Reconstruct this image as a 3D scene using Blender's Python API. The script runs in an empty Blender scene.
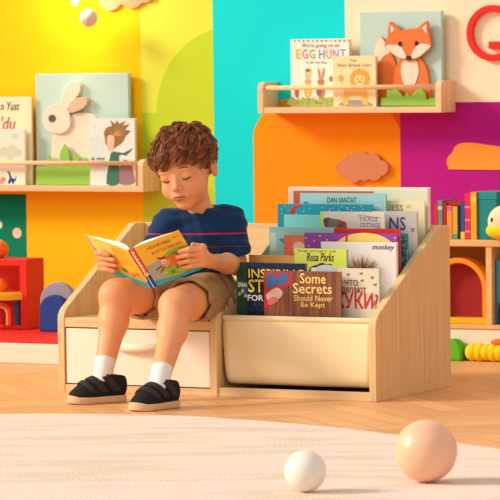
import bpy, math, random
import numpy as np
from mathutils import Vector, Matrix
random.seed(7)
rng = np.random.default_rng(5)
PI = math.pi
scn = bpy.context.scene
C = scn.collection

# ------------------------------------------------------------------ camera
CAMP = [4.7076, -8.1113, 0.8464, 0.473, 0.0523, -0.0121, 3664.2]
def _cam():
    x, y, z, yaw, pit, rol, f = CAMP
    F = np.array([-math.sin(yaw)*math.cos(pit), math.cos(yaw)*math.cos(pit), -math.sin(pit)])
    R = np.array([math.cos(yaw), math.sin(yaw), 0.0]); U = np.cross(R, F)
    return np.array([x, y, z]), R*math.cos(rol)+U*math.sin(rol), -R*math.sin(rol)+U*math.cos(rol), F, f
CO, CR, CU, CF, FPX = _cam()
cd = bpy.data.cameras.new('camera'); cam = bpy.data.objects.new('camera', cd); C.objects.link(cam)
cd.sensor_width = 36; cd.lens = FPX*36/500; cd.clip_end = 60
cam.matrix_world = Matrix(((CR[0], CU[0], -CF[0], CO[0]), (CR[1], CU[1], -CF[1], CO[1]), (CR[2], CU[2], -CF[2], CO[2]), (0, 0, 0, 1)))
cd.dof.use_dof = True; cd.dof.focus_distance = 9.15; cd.dof.aperture_fstop = 14.0
scn.camera = cam
# ------------------------------------------------------------------ world, sun, exposure
scn.view_settings.view_transform = 'Standard'; scn.view_settings.look = 'None'
scn.view_settings.exposure = 0.15; scn.view_settings.gamma = 1.0
w = bpy.data.worlds.new('world'); scn.world = w; w.use_nodes = True
bg = w.node_tree.nodes['Background']; bg.inputs[0].default_value = (1.0, 0.965, 0.92, 1); bg.inputs[1].default_value = 0.54
def lamp(name, kind, energy, color, loc=(0, 0, 0), direction=None, **kw):
    l = bpy.data.lights.new(name, kind); l.energy = energy; l.color = color
    for k, v in kw.items(): setattr(l, k, v)
    o = bpy.data.objects.new(name, l); C.objects.link(o); o.location = loc
    if direction is not None: o.rotation_euler = Vector(direction).to_track_quat('-Z', 'Y').to_euler()
    return o
lamp('sunlight', 'SUN', 2.75, (1.0, 0.89, 0.74), direction=(0.86, 0.50, -0.52), angle=math.radians(15))
lamp('fill_light', 'AREA', 38, (1.0, 0.93, 0.84), loc=(-1.6, -4.2, 2.6), direction=(0.40, 0.8, -0.42), shape='RECTANGLE', size=2.4, size_y=1.8)  # area fill added to lift the camera-facing sides; no real window there

# ------------------------------------------------------------------ helpers
def ray(px, py):
    return CF + CR*(px-250)/FPX + CU*(250-py)/FPX
def on_y(px, py, Y):
    d = ray(px, py); return Vector(CO + d*(Y-CO[1])/d[1])
def on_z(px, py, Z):
    d = ray(px, py); return Vector(CO + d*(Z-CO[2])/d[2])
def lin(c):
    return tuple(((v/255)/12.92 if v/255 <= .04045 else ((v/255+.055)/1.055)**2.4) for v in c) + (1,)
MATS = {}
def mat(name, rgb, rough=.6, bump=0, bscale=60, spec=.3, emit=0, sub=0, var=0, vscale=8, sheen=0):
    if name in MATS: return MATS[name]
    m = bpy.data.materials.new(name); m.use_nodes = True; nt = m.node_tree; b = nt.nodes['Principled BSDF']
    b.inputs['Base Color'].default_value = lin(rgb); b.inputs['Roughness'].default_value = rough
    b.inputs['Specular IOR Level'].default_value = spec
    if sheen: b.inputs['Sheen Weight'].default_value = sheen
    if sub:
        b.inputs['Subsurface Weight'].default_value = sub; b.inputs['Subsurface Radius'].default_value = (.9, .35, .2); b.inputs['Subsurface Scale'].default_value = .008
    if emit:
        b.inputs['Emission Color'].default_value = lin(rgb); b.inputs['Emission Strength'].default_value = emit
    tc = nt.nodes.new('ShaderNodeTexCoord')
    if var:
        n = nt.nodes.new('ShaderNodeTexNoise'); n.inputs['Scale'].default_value = vscale; n.inputs['Detail'].default_value = 4
        nt.links.new(tc.outputs['Object'], n.inputs['Vector'])
        hs = nt.nodes.new('ShaderNodeHueSaturation'); hs.inputs['Color'].default_value = lin(rgb)
        mr = nt.nodes.new('ShaderNodeMapRange'); mr.inputs[1].default_value = .3; mr.inputs[2].default_value = .7
        mr.inputs[3].default_value = 1-var; mr.inputs[4].default_value = 1+var
        nt.links.new(n.outputs['Fac'], mr.inputs[0]); nt.links.new(mr.outputs[0], hs.inputs['Value']); nt.links.new(hs.outputs[0], b.inputs['Base Color'])
    if bump:
        n2 = nt.nodes.new('ShaderNodeTexNoise'); n2.inputs['Scale'].default_value = bscale
        nt.links.new(tc.outputs['Object'], n2.inputs['Vector'])
        bp = nt.nodes.new('ShaderNodeBump'); bp.inputs['Strength'].default_value = bump; bp.inputs['Distance'].default_value = .002
        nt.links.new(n2.outputs['Fac'], bp.inputs['Height']); nt.links.new(bp.outputs[0], b.inputs['Normal'])
    MATS[name] = m; return m
def wood(name, a, b_, axis=2, scale=9, rough=.5):
    if name in MATS: return MATS[name]
    m = bpy.data.materials.new(name); m.use_nodes = True; nt = m.node_tree; b = nt.nodes['Principled BSDF']
    b.inputs['Roughness'].default_value = rough; b.inputs['Specular IOR Level'].default_value = .3
    tc = nt.nodes.new('ShaderNodeTexCoord'); mp = nt.nodes.new('ShaderNodeMapping')
    s = [scale*9]*3; s[axis] = scale*.35; mp.inputs['Scale'].default_value = s
    n = nt.nodes.new('ShaderNodeTexNoise'); n.inputs['Scale'].default_value = 1; n.inputs['Detail'].default_value = 5; n.inputs['Distortion'].default_value = .6
    r = nt.nodes.new('ShaderNodeValToRGB'); r.color_ramp.elements[0].position = .3; r.color_ramp.elements[1].position = .72
    r.color_ramp.elements[0].color = lin(b_); r.color_ramp.elements[1].color = lin(a)
    nt.links.new(tc.outputs['Object'], mp.inputs[0]); nt.links.new(mp.outputs[0], n.inputs['Vector'])
    nt.links.new(n.outputs['Fac'], r.inputs[0]); nt.links.new(r.outputs[0], b.inputs['Base Color'])
    MATS[name] = m; return m
def attr_mat(name, rough=.5, spec=.3, sub=0, attr='Col', bump=0, bscale=300, sheen=0):
    m = bpy.data.materials.new(name); m.use_nodes = True; nt = m.node_tree; b = nt.nodes['Principled BSDF']
    a = nt.nodes.new('ShaderNodeAttribute'); a.attribute_name = attr
    nt.links.new(a.outputs['Color'], b.inputs['Base Color'])
    b.inputs['Roughness'].default_value = rough; b.inputs['Specular IOR Level'].default_value = spec
    if sheen: b.inputs['Sheen Weight'].default_value = sheen
    if sub:
        b.inputs['Subsurface Weight'].default_value = sub; b.inputs['Subsurface Radius'].default_value = (1, .35, .18); b.inputs['Subsurface Scale'].default_value = .01
    if bump:
        tc = nt.nodes.new('ShaderNodeTexCoord'); n2 = nt.nodes.new('ShaderNodeTexNoise'); n2.inputs['Scale'].default_value = bscale
        nt.links.new(tc.outputs['Object'], n2.inputs['Vector'])
        bp = nt.nodes.new('ShaderNodeBump'); bp.inputs['Strength'].default_value = bump; bp.inputs['Distance'].default_value = .002
        nt.links.new(n2.outputs['Fac'], bp.inputs['Height']); nt.links.new(bp.outputs[0], b.inputs['Normal'])
    return m

def tag(o, label=None, cat=None, group=None, kind=None):
    if label: o['label'] = label
    if cat: o['category'] = cat
    if group: o['group'] = group
    if kind: o['kind'] = kind
    return o
def thing(name, label, cat, loc=(0, 0, 0), rz=0, group=None):
    o = bpy.data.objects.new(name, None); o.empty_display_size = .05; C.objects.link(o)
    o.location = loc; o.rotation_euler = (0, 0, rz)
    return tag(o, label, cat, group)

_glyph = {}
def glyphs(s, shear=0, spacing=1, bold=0):
    key = (s, shear, spacing, bold)
    if key in _glyph: return _glyph[key]
    cu = bpy.data.curves.new('t', 'FONT'); cu.body = s; cu.size = 1; cu.resolution_u = 2; cu.shear = shear; cu.space_character = spacing; cu.offset = bold
    to = bpy.data.objects.new('t', cu); C.objects.link(to)
    dg = bpy.context.evaluated_depsgraph_get(); me = bpy.data.meshes.new_from_object(to.evaluated_get(dg))
    v = np.array([p.co[:] for p in me.vertices]); f = [tuple(p.vertices) for p in me.polygons]
    bpy.data.objects.remove(to); bpy.data.curves.remove(cu); bpy.data.meshes.remove(me)
    if len(v):
        v[:, :2] -= v[:, :2].min(0); v[:, :2] /= v[:, :2].max(0)
    _glyph[key] = (v, f); return v, f

def spline(pts, n=6, closed=True):
    out = []; N = len(pts)
    for i in range(N if closed else N-1):
        p0, p1, p2, p3 = [np.array(pts[(i+k) % N] if closed else pts[min(max(i+k, 0), N-1)], float) for k in (-1, 0, 1, 2)]
        for j in range(n):
            t = j/n
            out.append(tuple(.5*((2*p1)+(-p0+p2)*t+(2*p0-5*p1+4*p2-p3)*t*t+(-p0+3*p1-3*p2+p3)*t**3)))
    if not closed: out.append(tuple(pts[-1]))
    return out
def ell(cx, cy, rx, ry=None, n=28, rot=0):
    ry = ry or rx
    return [(cx+rx*math.cos(a)*math.cos(rot)-ry*math.sin(a)*math.sin(rot), cy+rx*math.cos(a)*math.sin(rot)+ry*math.sin(a)*math.cos(rot)) for a in [2*PI*i/n for i in range(n)]]
def cloud(cs, n=120):
    cx = sum(c[0] for c in cs)/len(cs); cy = sum(c[1] for c in cs)/len(cs); out = []
    for i in range(n):
        a = 2*PI*i/n; dx, dy = math.cos(a), math.sin(a); best = .1
        for x, y, r in cs:
            ox, oy = x-cx, y-cy; b = ox*dx+oy*dy; q = b*b-(ox*ox+oy*oy-r*r)
            if q > 0: best = max(best, b+math.sqrt(q))
        out.append((cx+dx*best, cy+dy*best))
    return out

class MB:
    """collects shapes (each with its own material) and links them as one mesh object"""
    def __init__(s): s.v = []; s.f = []; s.m = []; s.ml = []; s.smooth = []
    def add(s, V, F, m, smooth=False):
        if m not in s.ml: s.ml.append(m)
        k = s.ml.index(m); b = len(s.v)
        s.v += [tuple(p) for p in V]; s.f += [tuple(i+b for i in f) for f in F]; s.m += [k]*len(F); s.smooth += [smooth]*len(F); return s
    def box(s, a, b, m):
        x0, y0, z0 = a; x1, y1, z1 = b
        V = [(x0, y0, z0), (x1, y0, z0), (x1, y1, z0), (x0, y1, z0), (x0, y0, z1), (x1, y0, z1), (x1, y1, z1), (x0, y1, z1)]
        return s.add(V, [(0, 3, 2, 1), (4, 5, 6, 7), (0, 1, 5, 4), (1, 2, 6, 5), (2, 3, 7, 6), (3, 0, 4, 7)], m)
    def prism(s, poly, y0, y1, m, plane='xz'):
        """polygon extruded between y0 (front) and y1; plane xz -> along y, yz -> along x, xy -> along z"""
        n = len(poly)
        A = sum(poly[i][0]*poly[(i+1) % n][1]-poly[(i+1) % n][0]*poly[i][1] for i in range(n))
        if A < 0: poly = poly[::-1]
        def P(u, v, w):
            return (u, w, v) if plane == 'xz' else ((w, u, v) if plane == 'yz' else (u, v, w))
        V = [P(u, v, y0) for u, v in poly]+[P(u, v, y1) for u, v in poly]
        F = [tuple(range(n)), tuple(range(2*n-1, n-1, -1))]+[(i, i+n, (i+1) % n+n, (i+1) % n) for i in range(n)]
        if plane != 'xz': F = [f[::-1] for f in F]
        return s.add(V, F, m)
    def flat(s, poly, y, m):
        n = len(poly); A = sum(poly[i][0]*poly[(i+1) % n][1]-poly[(i+1) % n][0]*poly[i][1] for i in range(n))
        if A < 0: poly = poly[::-1]
        return s.add([(u, y, v) for u, v in poly], [tuple(range(n))], m)
    def text(s, t, x0, z0, x1, z1, y, m, shear=0, spacing=1, bold=0, rot=0):
        V, F = glyphs(t, shear, spacing, bold)
        if not len(V): return s
        cx, cz = (x0+x1)/2, (z0+z1)/2; out = []
        for p in V:
            u = x0+p[0]*(x1-x0)-cx; v = z0+p[1]*(z1-z0)-cz
            out.append((cx+u*math.cos(rot)-v*math.sin(rot), y, cz+u*math.sin(rot)+v*math.cos(rot)))
        return s.add(out, F, m)
    def tube(s, pts, r, m, n=12, caps=True):
        pts = [np.array(p, float) for p in pts]; V = []; F = []; N = len(pts)
        rr = r if hasattr(r, '__len__') else [r]*N; up = None
        for i, p in enumerate(pts):
            t = pts[min(i+1, N-1)]-pts[max(i-1, 0)]; t = t/(np.linalg.norm(t)+1e-12)
            if up is None: up = np.array([0, 0, 1.]) if abs(t[2]) < .9 else np.array([1., 0, 0])
            a = np.cross(t, up); a /= np.linalg.norm(a)+1e-12; b = np.cross(a, t); up = b
            for k in range(n):
                q = 2*PI*k/n; V.append(p+rr[i]*(math.cos(q)*a+math.sin(q)*b))
        for i in range(N-1):
            for k in range(n): F.append((i*n+k, i*n+(k+1) % n, (i+1)*n+(k+1) % n, (i+1)*n+k))
        if caps: F += [tuple(range(n))[::-1], tuple(range((N-1)*n, N*n))]
        return s.add(V, F, m, True)
    def sphere(s, c, r, m, nu=24, nv=14):
        rx, ry, rz = r if hasattr(r, '__len__') else (r, r, r); V = [(c[0], c[1], c[2]-rz)]; F = []
        for j in range(1, nv):
            a = -PI/2+PI*j/nv
            for i in range(nu): V.append((c[0]+rx*math.cos(a)*math.cos(2*PI*i/nu), c[1]+ry*math.cos(a)*math.sin(2*PI*i/nu), c[2]+rz*math.sin(a)))
        V.append((c[0], c[1], c[2]+rz)); T = len(V)-1
        for i in range(nu):
            F.append((0, 1+(i+1) % nu, 1+i)); F.append((T, T-nu+i, T-nu+(i+1) % nu))
        for j in range(nv-2):
            for i in range(nu): F.append((1+j*nu+i, 1+j*nu+(i+1) % nu, 1+(j+1)*nu+(i+1) % nu, 1+(j+1)*nu+i))
        return s.add(V, F, m, True)
    def build(s, name, parent=None, loc=(0, 0, 0), rot=(0, 0, 0), bevel=0, kind=None, label=None, seg=2):
        me = bpy.data.meshes.new(name); me.from_pydata(s.v, [], s.f)
        for m in s.ml: me.materials.append(m)
        me.polygons.foreach_set('material_index', s.m); me.polygons.foreach_set('use_smooth', s.smooth); me.update()
        o = bpy.data.objects.new(name, me); C.objects.link(o); o.location = loc; o.rotation_euler = rot
        if parent: o.parent = parent
        if bevel:
            b = o.modifiers.new('bevel', 'BEVEL'); b.width = bevel; b.segments = seg; b.limit_method = 'ANGLE'; b.angle_limit = math.radians(40)
        return tag(o, label, None, None, kind)

# ------------------------------------------------------------------ room shell
YW = 1.515
def wall_material():
    m = bpy.data.materials.new('painted mural wall'); m.use_nodes = True; nt = m.node_tree; L = nt.links
    b = nt.nodes['Principled BSDF']; b.inputs['Roughness'].default_value = .75; b.inputs['Specular IOR Level'].default_value = .15
    tc = nt.nodes.new('ShaderNodeTexCoord'); sp = nt.nodes.new('ShaderNodeSeparateXYZ'); L.new(tc.outputs['Object'], sp.inputs[0])
    X, Z = sp.outputs[0], sp.outputs[2]
    def M(op, a, c=None, d=None):
        n = nt.nodes.new('ShaderNodeMath'); n.operation = op
        for i, q in enumerate((a, c, d)):
            if q is None: continue
            if isinstance(q, (int, float)): n.inputs[i].default_value = q
            else: L.new(q, n.inputs[i])
        return n.outputs[0]
    def circ(px, py, r):
        p = on_y(px, py, YW); dx = M('SUBTRACT', X, p.x); dz = M('SUBTRACT', Z, p.z)
        return M('LESS_THAN', M('ADD', M('MULTIPLY', dx, dx), M('MULTIPLY', dz, dz)), r*r)
    def gx(px): return M('GREATER_THAN', X, on_y(px, 120, YW).x)
    def lz(py): return M('LESS_THAN', Z, on_y(300, py, YW).z)
    col = nt.nodes.new('ShaderNodeRGB'); col.outputs[0].default_value = lin((255, 205, 12)); cur = col.outputs[0]
    def lay(fac, rgb):
        nonlocal cur
        n = nt.nodes.new('ShaderNodeMix'); n.data_type = 'RGBA'; L.new(fac, n.inputs[0]); L.new(cur, n.inputs[6]); n.inputs[7].default_value = lin(rgb); cur = n.outputs[2]
    lay(gx(142), (224, 232, 76))
    lay(M('MULTIPLY', gx(142), circ(231, 112, .25)), (194, 220, 48))
    lay(M('MULTIPLY', gx(142), lz(112)), (194, 220, 48))
    lay(gx(214), (14, 226, 230))
    lay(gx(346), (255, 232, 200))
    lay(M('MULTIPLY', gx(346), lz(103)), (236, 105, 42))
    pc = on_y(326, 175, YW)  # orange arch
    arch = M('MULTIPLY', M('MULTIPLY', gx(253), M('LESS_THAN', X, on_y(400, 120, YW).x)), M('MAXIMUM', lz(172), circ(326.5, 172, abs(on_y(400, 120, YW).x-on_y(326.5, 120, YW).x)*1.0)))
    arch = M('MULTIPLY', M('MULTIPLY', gx(253), M('LESS_THAN', X, on_y(400, 120, YW).x)),
             M('MAXIMUM', lz(145), M('MAXIMUM', M('MAXIMUM', circ(294, 146, .139), circ(359, 146, .139)), M('MULTIPLY', M('MULTIPLY', gx(294), M('LESS_THAN', X, on_y(359, 120, YW).x)), lz(104)))))
    lay(M('MULTIPLY', M('MULTIPLY', gx(346), M('SUBTRACT', 1, gx(400))), lz(103)), (236, 105, 42))
    lay(M('MULTIPLY', M('MULTIPLY', gx(253), lz(108)), M('SUBTRACT', 1, gx(346))), (14, 226, 230))
    lay(arch, (255, 150, 14))
    lay(M('MULTIPLY', gx(400), lz(103)), (184, 24, 136))
    lay(M('MULTIPLY', M('MULTIPLY', M('SUBTRACT', 1, gx(25)), lz(196)), M('SUBTRACT', 1, lz(262))), (0, 140, 100))
    lay(circ(17, 233, .016), (240, 228, 196))
    lay(circ(-1, 225, .012), (230, 245, 235))
    lay(circ(1, 242, .007), (230, 245, 235))
    n = nt.nodes.new('ShaderNodeTexNoise'); n.inputs['Scale'].default_value = 90; L.new(tc.outputs['Object'], n.inputs['Vector'])
    bp = nt.nodes.new('ShaderNodeBump'); bp.inputs['Strength'].default_value = .08; bp.inputs['Distance'].default_value = .002
    L.new(n.outputs['Fac'], bp.inputs['Height']); L.new(bp.outputs[0], b.inputs['Normal'])
    L.new(cur, b.inputs['Base Color']); return m
MB().box((-4.5, YW, -.05), (4.5, YW+.1, 2.7), wall_material()).build('wall_back', kind='structure')

def floor():
    V = []; F = []; cols = []; W_, L_ = .07, .42
    s = math.sqrt(.5)
    def plank(cx, cy, ang):
        b = len(V); g = .0006
        for u, v in ((-L_/2+g, -W_/2+g), (L_/2-g, -W_/2+g), (L_/2-g, W_/2-g), (-L_/2+g, W_/2-g)):
            V.append((cx+u*math.cos(ang)-v*math.sin(ang), cy+u*math.sin(ang)+v*math.cos(ang), 0))
        F.append((b, b+1, b+2, b+3)); k = random.uniform(-1, 1); t = random.random()
        c = (np.array(lin((236, 178, 120))[:3])*(1+.13*k)); c = c*(1-.3*t)+np.array(lin((226, 156, 94))[:3])*.3*t
        cols.append((*c, 1))
    n = int(L_/W_)
    # herringbone lattice, turned by 45 degrees
    for i in range(-110, 110):
        for j in range(-16, 16):
            x0 = i*W_+j*L_; y0 = i*W_-j*L_
            for (ox, oy, a) in ((L_/2, W_/2, 0), (L_+W_/2-L_*1.0-W_, L_/2, PI/2)):
                X = x0+ox; Y = y0+oy
                wx, wy = X*s-Y*s, X*s+Y*s
                if -5 < wx < 5.5 and -4.6 < wy < 1.6: plank(wx, wy, a+PI/4)
    V += [(-5, -9, -.002), (6, -9, -.002), (6, 1.6, -.002), (-5, 1.6, -.002)]; F.append(tuple(range(len(V)-4, len(V)))); cols.append(lin((150, 100, 60)))
    me = bpy.data.meshes.new('floor'); me.from_pydata(V, [], F)
    at = me.attributes.new('Col', 'FLOAT_COLOR', 'FACE'); at.data.foreach_set('color', np.array(cols, dtype=np.float32).ravel())
    m = attr_mat('oak herringbone', .42, .35); nt = m.node_tree
    b = nt.nodes['Principled BSDF']; a = [x for x in nt.nodes if x.type == 'ATTRIBUTE'][0]
    tc = nt.nodes.new('ShaderNodeTexCoord'); mp = nt.nodes.new('ShaderNodeMapping'); mp.inputs['Rotation'].default_value = (0, 0, PI/4); mp.inputs['Scale'].default_value = (4, 40, 10)
    nz = nt.nodes.new('ShaderNodeTexNoise'); nz.inputs['Scale'].default_value = 1.5; nz.inputs['Detail'].default_value = 4
    mr = nt.nodes.new('ShaderNodeMapRange'); mr.inputs[1].default_value = .3; mr.inputs[2].default_value = .7; mr.inputs[3].default_value = .93; mr.inputs[4].default_value = 1.06
    hs = nt.nodes.new('ShaderNodeHueSaturation')
    nt.links.new(tc.outputs['Object'], mp.inputs[0]); nt.links.new(mp.outputs[0], nz.inputs['Vector']); nt.links.new(nz.outputs['Fac'], mr.inputs[0])
    nt.links.new(a.outputs['Color'], hs.inputs['Color']); nt.links.new(mr.outputs[0], hs.inputs['Value']); nt.links.new(hs.outputs[0], b.inputs['Base Color'])
    me.materials.append(m); o = bpy.data.objects.new('floor', me); C.objects.link(o); tag(o, kind='structure')
floor()

# rug
def rug():
    back = [on_z(px, py, .006) for px, py in ((-420, 440), (-150, 421), (0, 414), (100, 414), (180, 415.5), (230, 418.5), (284, 422.5), (338, 427.5), (392, 434), (446, 441), (500, 449), (600, 468), (700, 500), (740, 560))]
    pts = [(p.x, p.y) for p in back]+[(2.2, -2.9), (1.0, -3.6), (-1.0, -3.4), (-2.3, -2.4)]
    pts = spline(pts, 5)
    m = bpy.data.materials.new('woven cream rug'); m.use_nodes = True; nt = m.node_tree; b = nt.nodes['Principled BSDF']; L = nt.links
    b.inputs['Roughness'].default_value = .95; b.inputs['Specular IOR Level'].default_value = .05
    tc = nt.nodes.new('ShaderNodeTexCoord')
    mp = nt.nodes.new('ShaderNodeMapping'); mp.inputs['Rotation'].default_value = (0, 0, -.45); L.new(tc.outputs['Object'], mp.inputs[0])
    br = nt.nodes.new('ShaderNodeTexBrick'); br.inputs['Scale'].default_value = 1; br.offset = .5
    br.inputs['Color1'].default_value = (0, 0, 0, 1); br.inputs['Color2'].default_value = (0, 0, 0, 1); br.inputs['Mortar'].default_value = (1, 1, 1, 1)
    br.inputs['Brick Width'].default_value = .012; br.inputs['Row Height'].default_value = .022; br.inputs['Mortar Size'].default_value = .0022
    L.new(mp.outputs[0], br.inputs['Vector'])
    n = nt.nodes.new('ShaderNodeTexNoise'); n.inputs['Scale'].default_value = 2.2; L.new(mp.outputs[0], n.inputs['Vector'])
    mp2 = nt.nodes.new('ShaderNodeMapping'); mp2.inputs['Scale'].default_value = (1.2, 5, 1); L.new(mp.outputs[0], mp2.inputs[0]); L.new(mp2.outputs[0], n.inputs['Vector'])
    st = nt.nodes.new('ShaderNodeMapRange'); st.inputs[1].default_value = .48; st.inputs[2].default_value = .6; L.new(n.outputs['Fac'], st.inputs[0])
    mu = nt.nodes.new('ShaderNodeMath'); mu.operation = 'MULTIPLY'; L.new(br.outputs['Color'], mu.inputs[0]); L.new(st.outputs[0], mu.inputs[1])
    mx = nt.nodes.new('ShaderNodeMix'); mx.data_type = 'RGBA'; mx.inputs[6].default_value = lin((238, 220, 206)); mx.inputs[7].default_value = lin((220, 194, 172)); L.new(mu.outputs[0], mx.inputs[0])
    L.new(mx.outputs[2], b.inputs['Base Color'])
    nf = nt.nodes.new('ShaderNodeTexNoise'); nf.inputs['Scale'].default_value = 160; L.new(tc.outputs['Object'], nf.inputs['Vector'])
    bp = nt.nodes.new('ShaderNodeBump'); bp.inputs['Strength'].default_value = .5; bp.inputs['Distance'].default_value = .003; L.new(nf.outputs['Fac'], bp.inputs['Height']); L.new(bp.outputs[0], b.inputs['Normal'])
    o = MB().prism(pts, .0005, .006, m, 'xy').build('rug', bevel=.002)
    tag(o, 'large cream woven rug with a curved edge lying on the wooden floor', 'rug')
rug()

# ------------------------------------------------------------------ bench and book unit
OAKA, OAKB = (240, 208, 156), (222, 184, 128)
woodV = wood('light oak upright', OAKA, OAKB, 2, 9); woodH = wood('light oak lengthways', (240, 208, 158), (226, 190, 138), 0, 9)
edge = wood('pale oak edge', (246, 218, 172), (236, 202, 150), 2, 7)
UW, UD, UH, UF, TX = .9, .4517, .4137, .197, .45
T = .019
def unit():
    u = thing('reading_bench_bookcase', 'light oak bench with a white drawer joined to a sloping canvas book bin', 'bench', (0, 0, 0))
    prof = [(0, 0)]+spline([(0, UF-.012), (.004, UF+.004), (.014, UF+.016)], 4, False)+[(UD-.075, UH), (UD, UH), (UD, 0)]
    prof = [(0, 0), (0, UF-.014), (.002, UF-.002), (.009, UF+.009), (.020, UF+.018), (UD-.071, UH-.002), (UD-.063, UH), (UD, UH), (UD, 0)]
    for x, nm in ((0, 'side_panel'), (UW-T, 'side_panel'), (TX-T/2, 'divider_panel')):
        MB().prism(prof, x, x+T, woodV, 'yz').build(nm, u, bevel=.0015)
    MB().box((T, UD-.016, .0), (TX-T/2, UD, UH), woodH).build('back_panel', u, bevel=.001)
    MB().box((TX+T/2, UD-.016, .0), (UW-T, UD, UH), woodH).build('back_panel', u, bevel=.001)
    MB().box((T, .002, UF-.032), (TX-T/2, UD-.016, UF-.008), woodH).build('seat', u, bevel=.002)
    MB().box((T, .002, 0), (TX-T/2, UD-.016, .018), woodH).build('bottom_rail', u, bevel=.001)
    MB().box((TX+T/2, .004, 0), (UW-T, .022, .022), woodH).build('bottom_rail', u, bevel=.001)
    MB().box((TX+T/2, .022, 0), (UW-T, UD-.016, .008), mat('dark oak base', (176, 122, 74), .6)).build('base_board', u)
    white = mat('white drawer lacquer', (250, 240, 220), .35, spec=.4)
    d = MB().box((T+.003, .004, .021), (TX-T/2-.003, .020, UF-.035), white)
    d.box((T+.012, .02, .024), (T+.022, UD-.03, UF-.06), white).box((TX-T/2-.022, .02, .024), (TX-T/2-.012, UD-.03, UF-.06), white)
    d.box((T+.022, .02, .024), (TX-T/2-.022, UD-.03, .03), white)
    dr = d.build('drawer', u, bevel=.0015)
    # fabric pull strap
    a = on_y(118, 346, 0); b = on_y(159, 347.5, 0); n = 20; z0, z1 = a.z-.012, a.z+.010
    P = []; 
    for i in range(n+1):
        t = i/n; P.append((a.x+(b.x-a.x)*t, .003-.017*math.sin(PI*t)**.55))
    mb = MB(); V = []; F = []
    for i, (x, y) in enumerate(P):
        dz = -.002*math.sin(PI*i/n)
        V += [(x, y, z0+dz), (x, y, z1+dz), (x, y+.003, z1+dz), (x, y+.003, z0+dz)]
    for i in range(n):
        q = i*4
        for k in range(4): F.append((q+k, q+4+k, q+4+(k+1) % 4, q+(k+1) % 4))
    F += [(0, 1, 2, 3), (n*4+3, n*4+2, n*4+1, n*4)]
    mb.add(V, F, mat('cream strap', (248, 238, 216), .7, .2), True).build('drawer_pull', dr, label='cream curved pull strap')
    # canvas bin front
    cv = mat('cream canvas', (250, 232, 188), .85, .25, 500)
    x0, x1 = TX+T/2+.004, UW-T-.003
    pr = [(.036, UF-.006), (.029, UF-.018), (.028, .12), (.029, .065), (.035, .042), (.050, .031), (.10, .029), (.25, .030), (.38, .034), (.40, .06), (.415, .20), (.418, .30)]
    pr = spline(pr, 5, False); nx = 24; V = []; F = []; n = len(pr)
    for i in range(nx+1):
        t = i/nx; e = min(t, 1-t)
        for j, (y, z) in enumerate(pr):
            k = max(0, 1-z/UF); x = x0+(x1-x0)*t
            ins = .014*k*k*(1 if t < .5 else -1)*max(0, 1-e*6)
            bow = -.003*math.sin(PI*t)*math.sin(PI*min(1, max(0, z/UF)))if j < n*.5 else 0
            V.append((x+ins, y+bow, z))
    for i in range(nx):
        for j in range(n-1): F.append((i*n+j, i*n+j+1, (i+1)*n+j+1, (i+1)*n+j))
    o = MB().add(V, F, cv, True).build('canvas_bin', u); so = o.modifiers.new('thick', 'SOLIDIFY'); so.thickness = .003; so.offset = 0
    MB().tube([(x0-.001, .034, UF-.001), (x1+.001, .034, UF-.001)], .0075, cv, 16).build('bin_lip', o, bevel=.002)
    st = [(.045, .042), (.118, .042), (.118, .085), (.188, .085), (.188, .125), (.258, .125), (.258, .165), (.322, .165), (.322, .20), (.408, .20)]
    bot = [(y+.004 if i else y, z-.007) for i, (y, z) in enumerate(st)][::-1]
    MB().prism(st+bot, x0+.012, x1-.012, woodH, 'yz').build('tiered_rack', u)
    return u
unit()
STEP = lambda Y: .042 if Y < .118 else (.085 if Y < .188 else (.125 if Y < .258 else (.165 if Y < .322 else .20)))

# ------------------------------------------------------------------ books
paper = mat('paper', (246, 238, 222), .8)
def book(name, label, x0, x1, ytop, Y, zb, cover, t=.008, group=None, art=None, xl=None, xr=None, back=None, ymid=None, lean=0):
    """standing closed book, cover towards -y; px extents are turned into metres on the plane y=Y"""
    ym = ytop+10 if ymid is None else ymid
    a = on_y(x0, ym, Y); b = on_y(x1, ym, Y); top = on_y((x0+x1)/2, ytop, Y).z
    w = b.x-a.x; h = top-zb
    if zb < .21 and Y < .5: w = min(w, UW-T-.0035-a.x)
    o = thing(name, label, 'book', (a.x, Y, zb+.0006), 0, group); o.rotation_euler = (lean, 0, 0)
    bk = back or cover
    mb = MB().box((0, 0, 0), (w, .0012, h), cover).box((0, t-.0012, 0), (w, t, h), bk).box((0, .0012, 0), (.0012, t-.0012, h), cover)
    if art:
        W_ = w; H_ = h
        def uv(px, py):       # photo position on this cover -> cover coordinates
            p = on_y(px, py, Y); return (p.x-a.x, p.z-zb)
        art(mb, uv, w, h)
    mb.build('cover', o)
    MB().box((.0012, .0013, .002), (w-.002, t-.0013, h-.002), paper).build('pages', o)
    return o
E1 = -.0004
def P_(mb, uv, pts, m, sm=4, y=E1):
    q = [uv(*p) for p in pts]; mb.flat(spline(q, sm) if sm else q, y, m)
def EL(mb, uv, cx, cy, rx, ry, m, y=E1, rot=0):
    mb.flat([uv(*p) for p in ell(cx, cy, rx, ry, 24, rot)], y, m)
def TX_(mb, uv, s, xa, ya, xb, yb, m, shear=0, bold=0, spacing=1, y=-.0008, rot=0):
    a = uv(xa, (ya+yb)/2); b = uv(xb, (ya+yb)/2); zt = uv((xa+xb)/2, ya)[1]; zb = uv((xa+xb)/2, yb)[1]
    mb.text(s, a[0], zb, b[0], zt, y, m, shear, spacing, bold, rot)
K = lambda n, c, **k: mat(n, c, .55, **k)
ink = K('ink black', (52, 48, 50)); yel = K('print yellow', (250, 225, 50)); whi = K('print white', (248, 246, 240)); navy = K('print navy', (14, 30, 66))
gold = K('print gold', (246, 214, 130)); redp = K('print red', (212, 42, 36)); maroon = K('print maroon', (150, 34, 38)); skinp = K('print skin', (240, 200, 168))
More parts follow.
